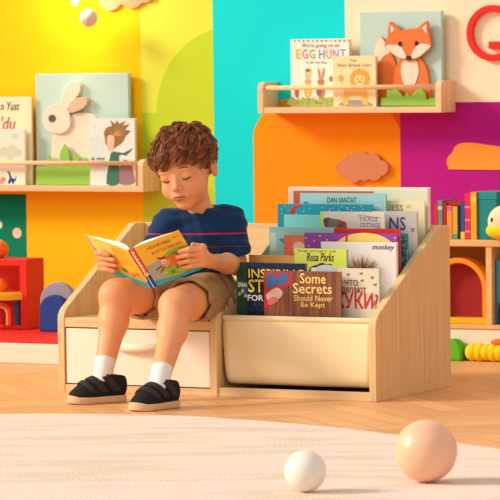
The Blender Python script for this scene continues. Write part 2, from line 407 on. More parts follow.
G1 = 'picture books in the canvas book bin'
def bin_books():
    def art(mb, uv, w, h):
        TX_(mb, uv, 'SNAIL', 238, 282.5, 248.5, 287, whi, .2, .01)
        for k, (x, y) in enumerate(((239.5, 294), (242.5, 291.5), (245.5, 296))): EL(mb, uv, x, y, 1.5, 2.2, K('pale snail', (190, 200, 180)))
    book('picture_book', 'dark green picture book with white lettering at the left end of the front row', 236.5, 262, 262.5, .085, .042, K('forest green', (38, 92, 74)), .007, G1, art)
    def art(mb, uv, w, h):
        TX_(mb, uv, 'INSPIRING', 248.5, 269.5, 304, 278.5, yel, 0, .012)
        TX_(mb, uv, 'STORIES', 248.5, 280, 303, 293, yel, 0, .012)
        TX_(mb, uv, 'FOR AMAZING', 247.8, 295.5, 304, 301.5, whi, 0, .01)
        for i in range(26): EL(mb, uv, random.uniform(248, 268), random.uniform(303, 311), .45, .45, K('star blue', (70, 120, 190)))
    book('picture_book', 'navy blue picture book with big yellow capitals in the front row', 247, 305.5, 263.5, .068, .042, navy, .009, G1, art)
    brown = wood('printed brown planks', (156, 98, 68), (112, 62, 44), 2, 10)
    def art(mb, uv, w, h):
        for i in range(1, 6):
            x = 264+75*i/6*0.98; P_(mb, uv, [(x, 273), (x+.5, 273), (x+.5, 311), (x, 311)], K('plank gap', (92, 48, 36)), 0, -.0003)
        P_(mb, uv, [(264.6, 300), (264.4, 274), (276, 272.6), (290, 273), (292.5, 279), (288, 286), (281, 290), (277, 300), (270, 306), (264.6, 311)], K('red cape', (196, 44, 48)), 3)
        P_(mb, uv, [(267, 287), (266.5, 276), (271, 273.5), (275, 275), (276.5, 283), (272, 288)], K('book blue', (64, 104, 160)), 3, -.0006)
        P_(mb, uv, [(276, 283), (280, 274), (286, 274), (289, 279), (282, 286)], K('book blue', (64, 104, 160)), 3, -.0006)
        P_(mb, uv, [(266, 296), (272, 290), (278, 288), (283, 293), (279, 299), (271, 303)], K('pale cheek', (230, 196, 176)), 3, -.0007)
        P_(mb, uv, [(268, 300), (274, 297), (279, 300), (274, 304), (269, 305)], K('pink cheek', (214, 120, 110)), 3, -.0009)
        TX_(mb, uv, 'Some', 300, 273.5, 326, 284, gold, 0, .012)
        TX_(mb, uv, 'Secrets', 293, 283.5, 332, 294, gold, 0, .012)
        TX_(mb, uv, 'Should Never', 294, 295.5, 333, 301.5, gold, 0, .008)
        TX_(mb, uv, 'Be Kept', 301, 302.5, 325, 309, gold, 0, .008)
    book('picture_book', 'brown planked picture book titled in gold letters in front of all the others', 264, 340.5, 271.5, .048, .042, brown, .008, G1, art, back=brown)
    def art(mb, uv, w, h):
        EL(mb, uv, 326, 270, 11, 5, K('pale bluegrey', (188, 200, 206)))
        TX_(mb, uv, 'ЧТО', 344.5, 280, 358, 286, maroon, 0, .012)
        TX_(mb, uv, 'делают', 341.5, 287.5, 366, 294.5, maroon, 0, .012)
        TX_(mb, uv, 'ЖУКИ?', 331, 293, 378.5, 309, redp, 0, .02)
        for x, y in ((372, 278), (375, 285), (362, 281), (371, 297), (361, 274), (348, 275)):
            EL(mb, uv, x, y, 1.7, 1.1, K('beetle olive', (128, 140, 88)), rot=.6); EL(mb, uv, x+1.4, y-.8, .6, .6, maroon, rot=.6)
        EL(mb, uv, 374, 304, 1.5, 3, K('beetle olive', (128, 140, 88)))
    book('picture_book', 'off-white picture book with big red Russian lettering at the right of the front row', 311, 379, 268.5, .075, .042, K('speckled cream', (226, 216, 196), var=.04, vscale=60), .008, G1, art)
    # second row
    book('picture_book', 'plain apricot picture book peeping up behind the navy one', 249, 296, 255.5, .150, .085, K('apricot', (250, 178, 92)), .006, G1)
    def art(mb, uv, w, h):
        TX_(mb, uv, 'THE STORY OF', 297, 250.5, 336, 252.5, K('olive ink', (100, 110, 40)))
        TX_(mb, uv, 'Rosa Parks', 306.5, 253, 334, 261.5, K('dark brown ink', (72, 42, 22)), .3, .006)
        mb.flat([uv(*p) for p in cloud([(318, 275, 10), (326, 274, 9), (332, 277, 7), (322, 269, 6), (329, 269, 5), (314, 271, 5)])], -.0006, K('dark brown ink', (72, 42, 22)))
        EL(mb, uv, 322, 283, 6, 8, K('face brown', (150, 92, 58)), -.0009)
    book('picture_book', 'lime green picture book with handwritten title standing behind the brown one', 294.5, 346.5, 249, .122, .085, K('lime cover', (214, 226, 92)), .009, G1, art, back=K('lime back', (170, 180, 96)))
    def art(mb, uv, w, h):
        TX_(mb, uv, 'monkey', 372, 244.5, 394.5, 251.5, ink, .35, .004)
        for i in range(150):
            a = random.uniform(PI*1.02, PI*1.98); r = random.uniform(12, 24); x = 362+math.cos(a)*r*1.0; y = 277+math.sin(a)*r; x2 = 362+math.cos(a)*6; y2 = 277+math.sin(a)*5
            nx, ny = -math.sin(a)*.5, math.cos(a)*.5
            P_(mb, uv, [(x, y), (x2+nx, y2+ny), (x2-nx, y2-ny)], K('fur %d' % (i % 3), ((172, 116, 78), (140, 88, 58), (206, 156, 116))[i % 3]), 0, -.0004-.000002*i)
        EL(mb, uv, 362, 284, 12, 13, K('fur face', (190, 136, 98)), -.0009)
        EL(mb, uv, 362, 289, 6, 8, K('fur nose', (225, 180, 150)), -.0011)
    book('picture_book', 'white picture book with a brown furry monkey and the word monkey', 321, 396.5, 242.5, .172, .085, K('warm white cover', (244, 238, 234)), .012, G1, art)
    # third row
    def art(mb, uv, w, h):
        mb.flat([uv(*p) for p in ell(364, 254, 33, 21, 40)], -.0003, K('moon yellow', (248, 216, 116)))
        for x, y in ((306, 238), (314, 241), (309, 246), (320, 236), (327, 240), (395, 238)): EL(mb, uv, x, y, .8, .8, yel)
        P_(mb, uv, [(344, 248), (346, 237), (348, 234), (347.3, 241), (346, 249)], redp, 3, -.0006)
    book('picture_book', 'purple picture book with a big yellow moon behind the white monkey one', 304.5, 397.5, 233.5, .192, .125, K('violet cover', (150, 72, 172)), .006, G1, art)
    book('picture_book', 'plain red picture book standing just behind the purple moon one', 334, 399.5, 229, .206, .125, K('poppy cover', (222, 32, 26)), .008, G1)
    def art(mb, uv, w, h):
        for i in range(30): EL(mb, uv, random.uniform(399, 408), random.uniform(236, 270), .5, .5, whi)
    book('picture_book', 'deep teal picture book with white specks at the right behind the red one', 352, 408, 233.5, .238, .125, K('deep teal cover', (10, 138, 144)), .008, G1, art)
    def art(mb, uv, w, h):
        EL(mb, uv, 299, 247, 6, 5, K('pale coral', (252, 214, 196))); EL(mb, uv, 297, 251, 3.4, 3.8, whi, -.0007)
    book('picture_book', 'coral picture book standing behind the lime green one', 284, 322, 235.5, .196, .125, K('coral cover', (240, 122, 92)), .006, G1, art)
    def art(mb, uv, w, h):
        P_(mb, uv, [(270.5, 251), (270.5, 233), (276, 233), (277, 251)], K('pale mint', (204, 232, 220)), 0)
        P_(mb, uv, [(279, 240), (282, 238.5), (285, 241), (287, 245), (282, 242.5)], K('fish blue', (60, 150, 190)), 3)
    book('picture_book', 'pale aqua picture book at the left end behind the coral one', 269.3, 334, 227.5, .228, .125, K('pale aqua cover', (158, 214, 208)), .008, G1, art)
    # fourth row
    def art(mb, uv, w, h):
        mb.flat([uv(*p) for p in spline([(325, 226), (326, 219.5), (329, 217.5), (333, 219), (340, 220), (346, 224), (347, 228), (343, 229), (334, 229), (328, 230)], 4)], -.0006, K('squirrel fur', (142, 112, 98)))
        mb.flat([uv(*p) for p in spline([(323.5, 222), (325, 218), (329, 219), (328, 224), (326, 228)], 4)], -.0009, K('squirrel tail', (96, 78, 72)))
        EL(mb, uv, 343, 223.5, 3.3, 2, redp, -.0011); EL(mb, uv, 340.5, 225.8, 1.6, 1.6, K('squirrel tail', (96, 78, 72)), -.0012)
        TX_(mb, uv, 'TICKLE', 359, 217, 378, 221.5, K('grey ink', (120, 122, 120)))
        TX_(mb, uv, 'COTTAGE', 360, 223, 380, 227.5, K('grey ink', (120, 122, 120)))
        for a, b in (((358, 215), (381, 218)), ((359, 230), (382, 228))):
            P_(mb, uv, [a, b, (b[0], b[1]+.5), (a[0], a[1]+.5)], K('grey ink', (120, 122, 120)), 0)
    book('picture_book', 'white picture book with a small grey squirrel in a red cap and neon spine', 320.5, 384.5, 212, .268, .165, K('soft white cover', (238, 232, 222)), .008, G1,
         lambda mb, uv, w, h: (art(mb, uv, w, h), P_(mb, uv, [(320.6, 213), (323.3, 213), (323.3, 262), (320.6, 262)], K('neon green', (216, 240, 60)), 0)))
    book('picture_book', 'pale turquoise picture book in front of the blue starry one', 284, 322, 215, .282, .165, K('pale turquoise cover', (134, 222, 220)), .006, G1)
    def art(mb, uv, w, h):
        TX_(mb, uv, 'NS', 389.5, 217, 405.5, 230.5, K('ink blue', (36, 78, 140)), 0, .006)
        P_(mb, uv, [(411, 228), (415, 232), (414.4, 232.4), (410.6, 228.6)], ink, 0); P_(mb, uv, [(414.5, 228), (411, 232), (411.4, 232.3), (415, 228.4)], ink, 0)
    book('picture_book', 'grey picture book with large dark blue letters at the right', 372, 419.5, 211.5, .298, .165, K('silver cover', (206, 200, 198)), .008, G1, art)
    def art(mb, uv, w, h):
        for i in range(60): EL(mb, uv, random.uniform(279, 371), random.uniform(206, 222), .45, .45, whi)
        P_(mb, uv, [(289, 217), (291, 209), (297, 205.5), (303, 205.5), (296, 209), (293, 216)], K('red cloak', (214, 52, 48)), 4, -.0006)
    book('picture_book', 'bright blue starry picture book with a red cloak, left of the white squirrel one', 277.5, 372, 204.5, .312, .165, K('starry blue cover', (24, 158, 184)), .008, G1, art)
    # back row
    def art(mb, uv, w, h):
        TX_(mb, uv, 'DAN SANTAT', 327, 197.5, 356.5, 203, K('slate ink', (60, 80, 96)), .1, .004)
        for i in range(14):
            x = 326+i*4.2; EL(mb, uv, x, 205.5, 1.5, .8, K('mist', (210, 232, 232)))
        P_(mb, uv, [(303, 203), (306, 201.5), (309, 203), (306, 204)], K('fish blue', (60, 150, 190)), 3)
    book('picture_book', 'light blue picture book with an author name in thin letters in the back row', 300, 386, 193.5, .330, .20, K('light sky cover', (156, 212, 216)), .006, G1, art)
    def art(mb, uv, w, h):
        TX_(mb, uv, 'GUESS', 380, 205, 403, 211, K('grey green ink', (140, 150, 110)), 0, .004)
        EL(mb, uv, 408.5, 206.5, 2.6, 1.6, K('pale gold', (226, 200, 110)))
    book('picture_book', 'pale yellow picture book with grey green letters right of the light blue one', 378, 424.5, 201, .348, .20, K('pale butter cover', (240, 234, 190)), .006, G1, art)
    def art(mb, uv, w, h):
        P_(mb, uv, [(289, 189.5), (293.5, 189.5), (293.5, 235), (289, 235)], K('pale grey band', (226, 222, 214)), 0)
        P_(mb, uv, [(293.5, 191), (374, 191.5), (374, 193), (293.5, 236)], K('brick band', (206, 96, 70)), 0)
        P_(mb, uv, [(374, 191.5), (374, 190), (427, 190.5), (427, 240), (374, 240)], K('pale sage', (222, 226, 200)), 0, -.0006)
    book('picture_book', 'tallest pale picture book with a brick red panel, rearmost in the bin', 288.5, 432.5, 187.5, .368, .20, K('pale cream cover', (238, 232, 216)), .016, G1, art)
bin_books()

# ------------------------------------------------------------------ wall shelves
pine = wood('beech rail', (250, 214, 168), (240, 194, 142), 0, 6); pineV = wood('beech end', (250, 212, 166), (236, 190, 138), 2, 6)
SD = .0993; YF = YW-SD
def ledge(label, xl, xr, zb, ztop, zrail):
    t = thing('picture_ledge', label, 'wall shelf', ((xl+xr)/2, YW, zb)); cx = (xl+xr)/2
    def L(a): return (a[0]-cx, a[1]-YW, a[2]-zb)
    MB().box(L((xl+.012, YF, zb)), L((xr-.012, YW-.0005, zb+.017)), pine).build('bottom_board', t, bevel=.001)
    h = ztop-zb; pr = [(-SD-.002, 0), (-SD-.002, h-.020), (-SD+.001, h-.008), (-SD+.008, h-.002), (-SD+.020, h), (-.0005, h), (-.0005, 0)]
    for x in (xl, xr-.018): MB().prism(pr, x-cx, x-cx+.018, pineV, 'yz').build('end_panel', t, bevel=.0015)
    MB().tube([L((xl+.014, YF+.010, zrail)), L((xr-.014, YF+.010, zrail))], .0068, pine, 14).build('rail', t)
    return t
zR = on_y(438, 112.6, YF).z; zRt = on_y(438, 80.5, YF).z; zRr = on_y(350, 87.3, YF).z
ledge('beech picture shelf on the wall under the fox board', on_y(258, 100, YF).x, on_y(441.5, 100, YF).x, zR, zRt, zRr)
zL = on_y(140, 192, YF).z; zLt = on_y(140, 159.5, YF).z; zLr = on_y(70, 163.2, YF).z
ledge('beech picture shelf on the wall under the rabbit board', on_y(-70, 180, YF).x, on_y(143.5, 180, YF).x, zL, zLt, zLr)
zRs, zLs = zR+.017, zL+.017
def plaque(name, label, x0, x1, ytop, Y, zb, shapes, grp=None):
    a = on_y(x0, ytop+20, Y); b = on_y(x1, ytop+20, Y); z = on_y((x0+x1)/2, ytop, Y).z
    t = thing(name, label, 'plaque', (a.x, Y, zb+.0005))
    MB().box((0, 0, 0), (b.x-a.x, .018, z-zb), mat('pale aqua board', (192, 222, 212), .7)).build('board', t, bevel=.002)
    def uv(px, py, yy=Y): p = on_y(px, py, yy); return (p.x-a.x, p.z-zb)
    for nm, pts, m, f, bk, sm in shapes:     # front, back offsets
        q = [uv(p[0], p[1], Y+f) for p in pts]; q = [(u, max(v, 0.0005)) for u, v in q]
        MB().prism(spline(q, sm) if sm else q, f, bk, m).build(nm, t, bevel=.0012)
    return t
birch = mat('birch cream', (240, 226, 204), .7); grassm = mat('leaf green board', (150, 202, 84), .65); earin = mat('ear beige', (214, 190, 158), .7)
def c1(pts): return [(x/3.125, 60+y/3.125) for x, y in pts]
def c2(pts): return [(250+x/2, y/2) for x, y in pts]
plaque('rabbit_plaque', 'pale aqua board with a cream wooden rabbit in green grass on the left shelf', 35.5, 128.5, 73.5, YW-.030, zLs, [
    ('rabbit_body', c1([(168, 330), (163, 280), (166, 235), (200, 190), (232, 168), (270, 166), (298, 178), (312, 210), (318, 260), (316, 330)]), birch, -.010, 0, 5),
    ('rabbit_head', c1([(133, 195), (134, 172), (146, 150), (165, 140), (188, 138), (205, 148), (216, 168), (220, 190), (216, 212), (198, 228), (172, 230), (146, 220)]), birch, -.018, -.010, 5),
    ('rabbit_ear', c1([(192, 142), (193, 115), (205, 88), (222, 72), (240, 68), (250, 80), (247, 102), (232, 124), (218, 140), (212, 152), (200, 150)]), birch, -.017, 0, 5),
    ('rabbit_ear', c1([(214, 160), (214, 142), (228, 124), (250, 117), (268, 118), (271, 134), (258, 152), (236, 162), (220, 166)]), earin, -.021, 0, 5),
    ('rabbit_eye', ell(52, 118.6, 3.7, 3.8), mat('eye grey', (96, 84, 78), .5), -.0195, -.018, 0),
    ('grass', c1([(112, 400), (112, 335), (140, 335), (146, 305), (152, 296), (158, 310), (168, 322), (184, 322), (188, 285), (200, 263), (212, 280), (219, 318), (226, 316), (234, 293), (246, 305), (251, 320), (258, 308), (266, 306), (276, 322), (300, 335), (345, 335), (345, 400)]), grassm, -.026, -.018, 0)])
plaque('fox_plaque', 'pale aqua board with an orange wooden fox in green grass on the right shelf', 359.5, 441.5, 11.5, YW-.030, zRs, [
    ('fox_tail', c2([(262, 205), (246, 165), (243, 130), (250, 95), (260, 73), (275, 92), (290, 125), (300, 170), (300, 205)]), mat('fox orange', (232, 122, 58), .6), -.008, 0, 5),
    ('tail_tip', c2([(245, 128), (249, 98), (260, 74), (272, 88), (280, 106), (268, 112), (260, 124), (252, 120)]), birch, -.0095, -.008, 3),
    ('fox_body', c2([(286, 208), (286, 165), (294, 130), (306, 112), (334, 112), (350, 130), (357, 160), (356, 208)]), mat('fox orange', (232, 122, 58), .6), -.014, 0, 5),
    ('fox_chest', c2([(318, 118), (334, 124), (337, 146), (330, 168), (319, 176), (308, 168), (302, 148), (304, 126)]), birch, -.016, -.014, 5),
    ('fox_head', c2([(269, 92), (274, 76), (276, 58), (280, 43), (292, 52), (302, 61), (318, 58), (334, 56), (344, 48), (354, 42), (357, 58), (359, 76), (362, 92), (348, 108), (332, 119), (317, 123), (302, 119), (284, 108)]), mat('fox orange', (232, 122, 58), .6), -.021, -.010, 3),
    ('fox_cheek', c2([(271, 93), (290, 90), (304, 96), (313, 116), (300, 116), (284, 107)]), birch, -.023, -.021, 3),
    ('fox_cheek', c2([(361, 92), (342, 88), (330, 96), (321, 116), (334, 116), (348, 106)]), birch, -.023, -.021, 3),
    ('fox_ear_inner', c2([(280, 50), (290, 58), (282, 68)]), birch, -.0225, -.021, 0),
    ('fox_ear_inner', c2([(353, 48), (344, 56), (353, 68)]), birch, -.0225, -.021, 0),
    ('fox_eye', c2(ell(299, 88, 3.4, 5)), ink, -.0245, -.021, 0), ('fox_eye', c2(ell(332, 87, 3.4, 5)), ink, -.0245, -.021, 0),
    ('fox_nose', c2(ell(317, 116, 6, 4.5)), ink, -.025, -.021, 0),
    ('grass', c2([(260, 212), (262, 196), (272, 196), (274, 180), (284, 182), (290, 174), (298, 184), (306, 194), (314, 186), (322, 194), (330, 182), (342, 176), (350, 188), (352, 200), (362, 196), (374, 196), (374, 212)]), grassm, -.029, -.021, 0)])
G2 = 'picture books on the left wall shelf'; G3 = 'picture books on the right wall shelf'
def shelf_books():
    pastel = K('pastel cover', (240, 236, 216))
    def art(mb, uv, w, h):
        TX_(mb, uv, 'n Yust', .5, 102, 19.5, 110.5, ink, .3, .004)
        TX_(mb, uv, "'du", 1.5, 116.5, 15.5, 130, redp, .25, .006)
    book('picture_book', 'cream picture book with a red handwritten title, tallest at the far left', -22, 31, 97, YW-.045, zLs, K('butter cream cover', (250, 238, 200)), .012, G2, art, back=K('tan back', (214, 176, 120)))
    def art(mb, uv, w, h):
        EL(mb, uv, 14.5, 136, 3.2, 2.8, K('pale mint print', (190, 226, 214)))
        mb.flat([uv(*p) for p in cloud([(5, 152, 5), (12, 150, 5), (18, 153, 4), (10, 155, 5), (0, 153, 4)])], -.0004, K('pale sage print', (206, 214, 190)))
        P_(mb, uv, [(8, 182), (9.5, 178), (8, 172.5), (6.5, 172), (8.5, 171), (10.5, 174), (12, 178), (15, 179), (16.5, 175), (16, 180), (14, 182.5), (14, 184), (12.5, 184), (12, 182), (10.5, 182.5), (10, 184), (8.5, 184)], K('dinosaur blue', (50, 64, 140)), 2)
        P_(mb, uv, [(0, 180), (3, 177), (6, 179), (4, 183), (0, 184)], K('dinosaur coral', (240, 140, 112)), 3)
    book('picture_book', 'small pale picture book with a tiny blue dinosaur at the far left', -12, 24.5, 129, YW-.068, zLs, pastel, .012, G2, art)
    def art(mb, uv, w, h):
        hair = K('print hair', (150, 112, 66)); hair2 = K('print hair light', (196, 156, 96))
        P_(mb, uv, [(105, 139), (104, 132), (108, 127), (112, 126), (110, 120), (115, 124), (117, 120), (119, 124), (126, 121), (123, 126), (130, 124), (125, 130), (131, 131), (126, 136), (123, 142), (118, 146), (112, 149), (106, 145)], hair, 2)
        for i in range(10):
            a = -2.4+i*.28; P_(mb, uv, [(114, 135), (115+math.cos(a)*13, 134+math.sin(a)*12), (114.5, 136.5)], hair2, 0, -.0006-.00001*i)
        P_(mb, uv, [(107, 142), (107.5, 137), (111, 135), (114.5, 138), (114, 146), (112, 151.5), (109, 151), (107.5, 147)], skinp, 4, -.0010)
        EL(mb, uv, 110, 147.5, 1.3, .9, K('print blush', (236, 150, 130)), -.0012)
        P_(mb, uv, [(111, 153), (117, 152), (124, 153), (133, 148), (126, 156), (119, 156), (119, 184), (106.5, 184), (109, 165)], K('print green dress', (62, 118, 98)), 2, -.0007)
        P_(mb, uv, [(119.5, 184), (119, 170), (124, 160), (131, 164), (134, 174), (134, 184)], K('print mauve', (160, 120, 124)), 3)
        TX_(mb, uv, 'le vent', 91.5, 156.5, 105, 160.5, ink, .3); TX_(mb, uv, 'dans les mains', 92, 163, 105.5, 165.5, ink, .3)
        for p in ((95, 128), (92, 139), (98, 136)): EL(mb, uv, p[0], p[1], .5, .5, K('print hair', (150, 112, 66)))
        EL(mb, uv, 97, 148, 7, 10, K('mist print', (214, 232, 228)), -.0003)
    book('picture_book', 'pale picture book with a windswept girl in green beside the rabbit', 89.5, 134.5, 118.5, YW-.075, zLs, K('pale mist cover', (228, 236, 228)), .014, G2, art, back=K('pale beige', (232, 214, 180)))
    def art(mb, uv, w, h):
        TX_(mb, uv, "We're going on an", 302, 43.5, 339, 48.5, K('grey violet ink', (98, 92, 104)), .1)
        cs = [(240, 196, 60), (226, 110, 130), (130, 190, 110), (110, 170, 210), (236, 150, 80), (196, 130, 190), (110, 190, 180)]
        xs = [296, 303, 310, 320, 327, 334, 340.5, 347]; 
        for ch, x, c in zip('EGGHUNT', [296, 302.5, 309.5, 319, 326, 333, 340], cs): TX_(mb, uv, ch, x, 49.5, x+5.6, 59, K('egg print %d' % c[0], c), 0, .012)
        for i in range(13):
            x = 293+i*4.5; P_(mb, uv, [(x, 40), (x+3.4, 40), (x+1.7, 43)], K('bunting %d' % (i % 4), [(240, 180, 70), (120, 190, 180), (226, 130, 110), (160, 190, 90)][i % 4]), 0)
        TX_(mb, uv, 'A lift the flap', 306, 61.5, 327, 64.5, K('grey violet ink', (98, 92, 104)))
        def rab(x, c, s=1):
            m = K('hare %d' % c[0], c)
            EL(mb, uv, x, 82, 3.4*s, 3.2*s, m, -.0006); EL(mb, uv, x-1.6*s, 74, 1.1*s, 6*s, m, -.0005, -.15); EL(mb, uv, x+2*s, 74, 1.1*s, 6*s, m, -.0005, .2); EL(mb, uv, x, 91, 4*s, 7.5*s, m, -.0005)
            for dx in (-1.2, 1.2): EL(mb, uv, x+dx*s, 81.5, .4, .5, ink, -.0009)
        rab(308, (226, 196, 118)); rab(321, (206, 142, 96), 1.05); EL(mb, uv, 319, 92, 2.6, 4, K('dusk dress', (150, 110, 130)), -.0008); EL(mb, uv, 309, 92, 2.4, 4, K('leaf dress', (236, 214, 90)), -.0008)
        EL(mb, uv, 297, 92, 2.2, 6, K('fox print', (206, 100, 60)), -.0006); EL(mb, uv, 308, 70.5, 2.2, 1.7, K('plum print', (150, 96, 110)), -.0006); EL(mb, uv, 331, 79, 2, 3, K('owl print', (180, 140, 96)), -.0006)
        P_(mb, uv, [(291, 106), (291, 98), (298, 100), (308, 98), (318, 100), (330, 97), (343, 100), (343, 106)], K('meadow print', (196, 214, 110)), 3, -.0003)
        for i in range(40): EL(mb, uv, random.uniform(292, 334), random.uniform(97.5, 104.5), .7, .7, K('bunting %d' % (i % 4), [(240, 180, 70), (120, 190, 180), (226, 130, 110), (160, 190, 90)][i % 4]), -.0009)
    book('picture_book', 'white egg hunt picture book with colourful letters and two hares', 290.5, 349, 39, YW-.045, zRs, K('milk white cover', (250, 246, 232)), .018, G3, art)
    def art(mb, uv, w, h):
        TX_(mb, uv, 'The', 350, 59, 356.5, 62, K('tan ink', (160, 128, 88))); TX_(mb, uv, 'Very Brave Lion', 337, 63.5, 371, 68, K('tan ink', (160, 128, 88)), .1, .004)
        mane = K('mane', (236, 170, 64)); lion = K('lion gold', (244, 196, 100))
        P_(mb, uv, [(343, 104), (344, 92), (350, 84), (362, 84), (367, 92), (368, 104), (363, 104), (361, 96), (350, 96), (348, 104)], lion, 2, -.0005)
        mb.flat([uv(*p) for p in cloud([(360+7*math.cos(a), 79+7*math.sin(a), 3.3) for a in [i*2*PI/11 for i in range(11)]])], -.0007, mane)
        EL(mb, uv, 359.5, 80, 5.6, 5.4, K('lion face', (250, 216, 140)), -.0009); EL(mb, uv, 357.6, 79, .6, .7, ink, -.0011); EL(mb, uv, 362, 79, .6, .7, ink, -.0011); EL(mb, uv, 360, 82, 1.1, .8, ink, -.0011)
        EL(mb, uv, 341, 78.5, 2.6, 3.2, mane, -.0006); P_(mb, uv, [(341, 81), (341.8, 81), (346, 92), (345, 93)], lion, 0)
        P_(mb, uv, [(340, 106), (344, 101.5), (356, 100), (368, 102), (372, 106)], K('rock grey', (170, 158, 150)), 3, -.0003)
    book('picture_book', 'honey coloured picture book with a golden lion beside the fox', 333, 375.5, 56, YW-.068, zRs, K('honey cover', (252, 228, 176)), .012, G3, art)
shelf_books()

# ------------------------------------------------------------------ wall decorations
def wall_cutout(name, label, pts, m, t=.012, cat='wall decoration', sm=0):
    q = [on_y(x, y, YW) for x, y in pts]; cx = sum(p.x for p in q)/len(q); cz = sum(p.z for p in q)/len(q)
    q = [(p.x-cx, p.z-cz) for p in q]; q = spline(q, sm) if sm else q
    o = MB().prism(q, -t, -.0005, m).build(name, loc=(cx, YW, cz), bevel=.001); return tag(o, label, cat)
wall_cutout('cloud_cutout', 'dusty pink wooden cloud on the orange wall above the bin', cloud([(346, 168, 8.5), (353, 161, 7.5), (363, 160, 8.5), (374, 161, 8), (382, 168, 8), (376, 173, 7.5), (366, 175, 6), (355, 176, 7.2), (364, 168, 9)]), mat('dusty pink', (206, 132, 92), .8))
wall_cutout('cloud_cutout', 'coral pink cloud at the top edge of the yellow wall', cloud([(112, 0, 11), (121, -6, 10), (133, -4, 12.5), (146, -6, 9), (128, -14, 12), (142, -14, 9)]), mat('coral pink', (250, 160, 122), .8))
wall_cutout('cloud_sticker', 'flat orange cloud on the purple wall at the right edge', [(447, 162.5), (448.5, 157), (452.5, 152.5), (455.5, 146.5), (462, 143), (475, 143), (500, 146.5), (520, 148), (532, 155), (532, 165), (524, 169.5), (454, 169.5), (449.5, 168)], mat('bright orange', (255, 156, 56), .8), .003, sm=4)
def letter():
    n = 48; c = on_y(494, 33, YW); R = abs(on_y(464.5, 33, YW).x-c.x)*1.0; ro, ri = .0815, .0655; p = []
    ro = (on_y(494, 5.5, YW).z-on_y(494, 60.5, YW).z)/2*1.02; ri = ro*.77
    a0, a1 = math.radians(38), math.radians(360)
    arc = [a0+(a1-a0)*i/n for i in range(n+1)]
    p = [(ro*math.cos(a), ro*math.sin(a)) for a in arc]+[(ri*math.cos(a), ri*math.sin(a)) for a in arc[::-1]]
    m = mat('letter red', (238, 40, 18), .45); x0 = on_y(490.5, 45, YW).x-c.x; zt = on_y(490, 41.5, YW).z-c.z; zb2 = on_y(490, 49, YW).z-c.z
    mb = MB().prism(p, -.016, -.0005, m)
    mb.box((x0, -.016, zb2), (ro, -.0005, zt), m).box((ri, -.0159, zb2), (ro, -.0005, .002), m)
    o = mb.build('wall_letter', loc=(c.x, YW, c.z), bevel=.0015); tag(o, 'big red round letter G on the cream wall at the right edge', 'letter')
letter()
def hanging():
    Y = YW-.10; c = on_y(89, 18, Y); r = .027
    t = thing('paper_ball', 'pale pink hanging ball on a thread before the yellow wall', 'hanging ornament', c)
    MB().sphere((0, 0, 0), r, mat('pale pink paper', (244, 206, 190), .8), 32, 20).build('ball', t)
    MB().tube([(0, 0, r), (-.006, 0, .06), (-.014, 0, .2), (-.014, 0, 1.5)], .0009, mat('thread', (150, 130, 90), .8), 6).build('thread', t)
    c = on_y(75, 2, Y); t = thing('pendant_light', 'tiny glowing star light at the top of the yellow wall', 'lamp', c)
    pts = [((.013 if i % 2 == 0 else .006)*math.sin(i*PI/5), (.013 if i % 2 == 0 else .006)*math.cos(i*PI/5)) for i in range(10)]
    MB().prism(pts, -.004, .004, mat('warm bulb', (255, 240, 190), .5, emit=8)).build('star_bulb', t)
    MB().tube([(0, 0, .012), (0, 0, 1.5)], .0009, mat('thread', (150, 130, 90), .8), 6).build('cord', t)
    l = lamp('star_glow', 'POINT', 2.0, (1.0, .86, .5), loc=(c.x, c.y-.03, c.z+.02), shadow_soft_size=.03); l.parent = t; l.location = (0, -.03, .02)
hanging()
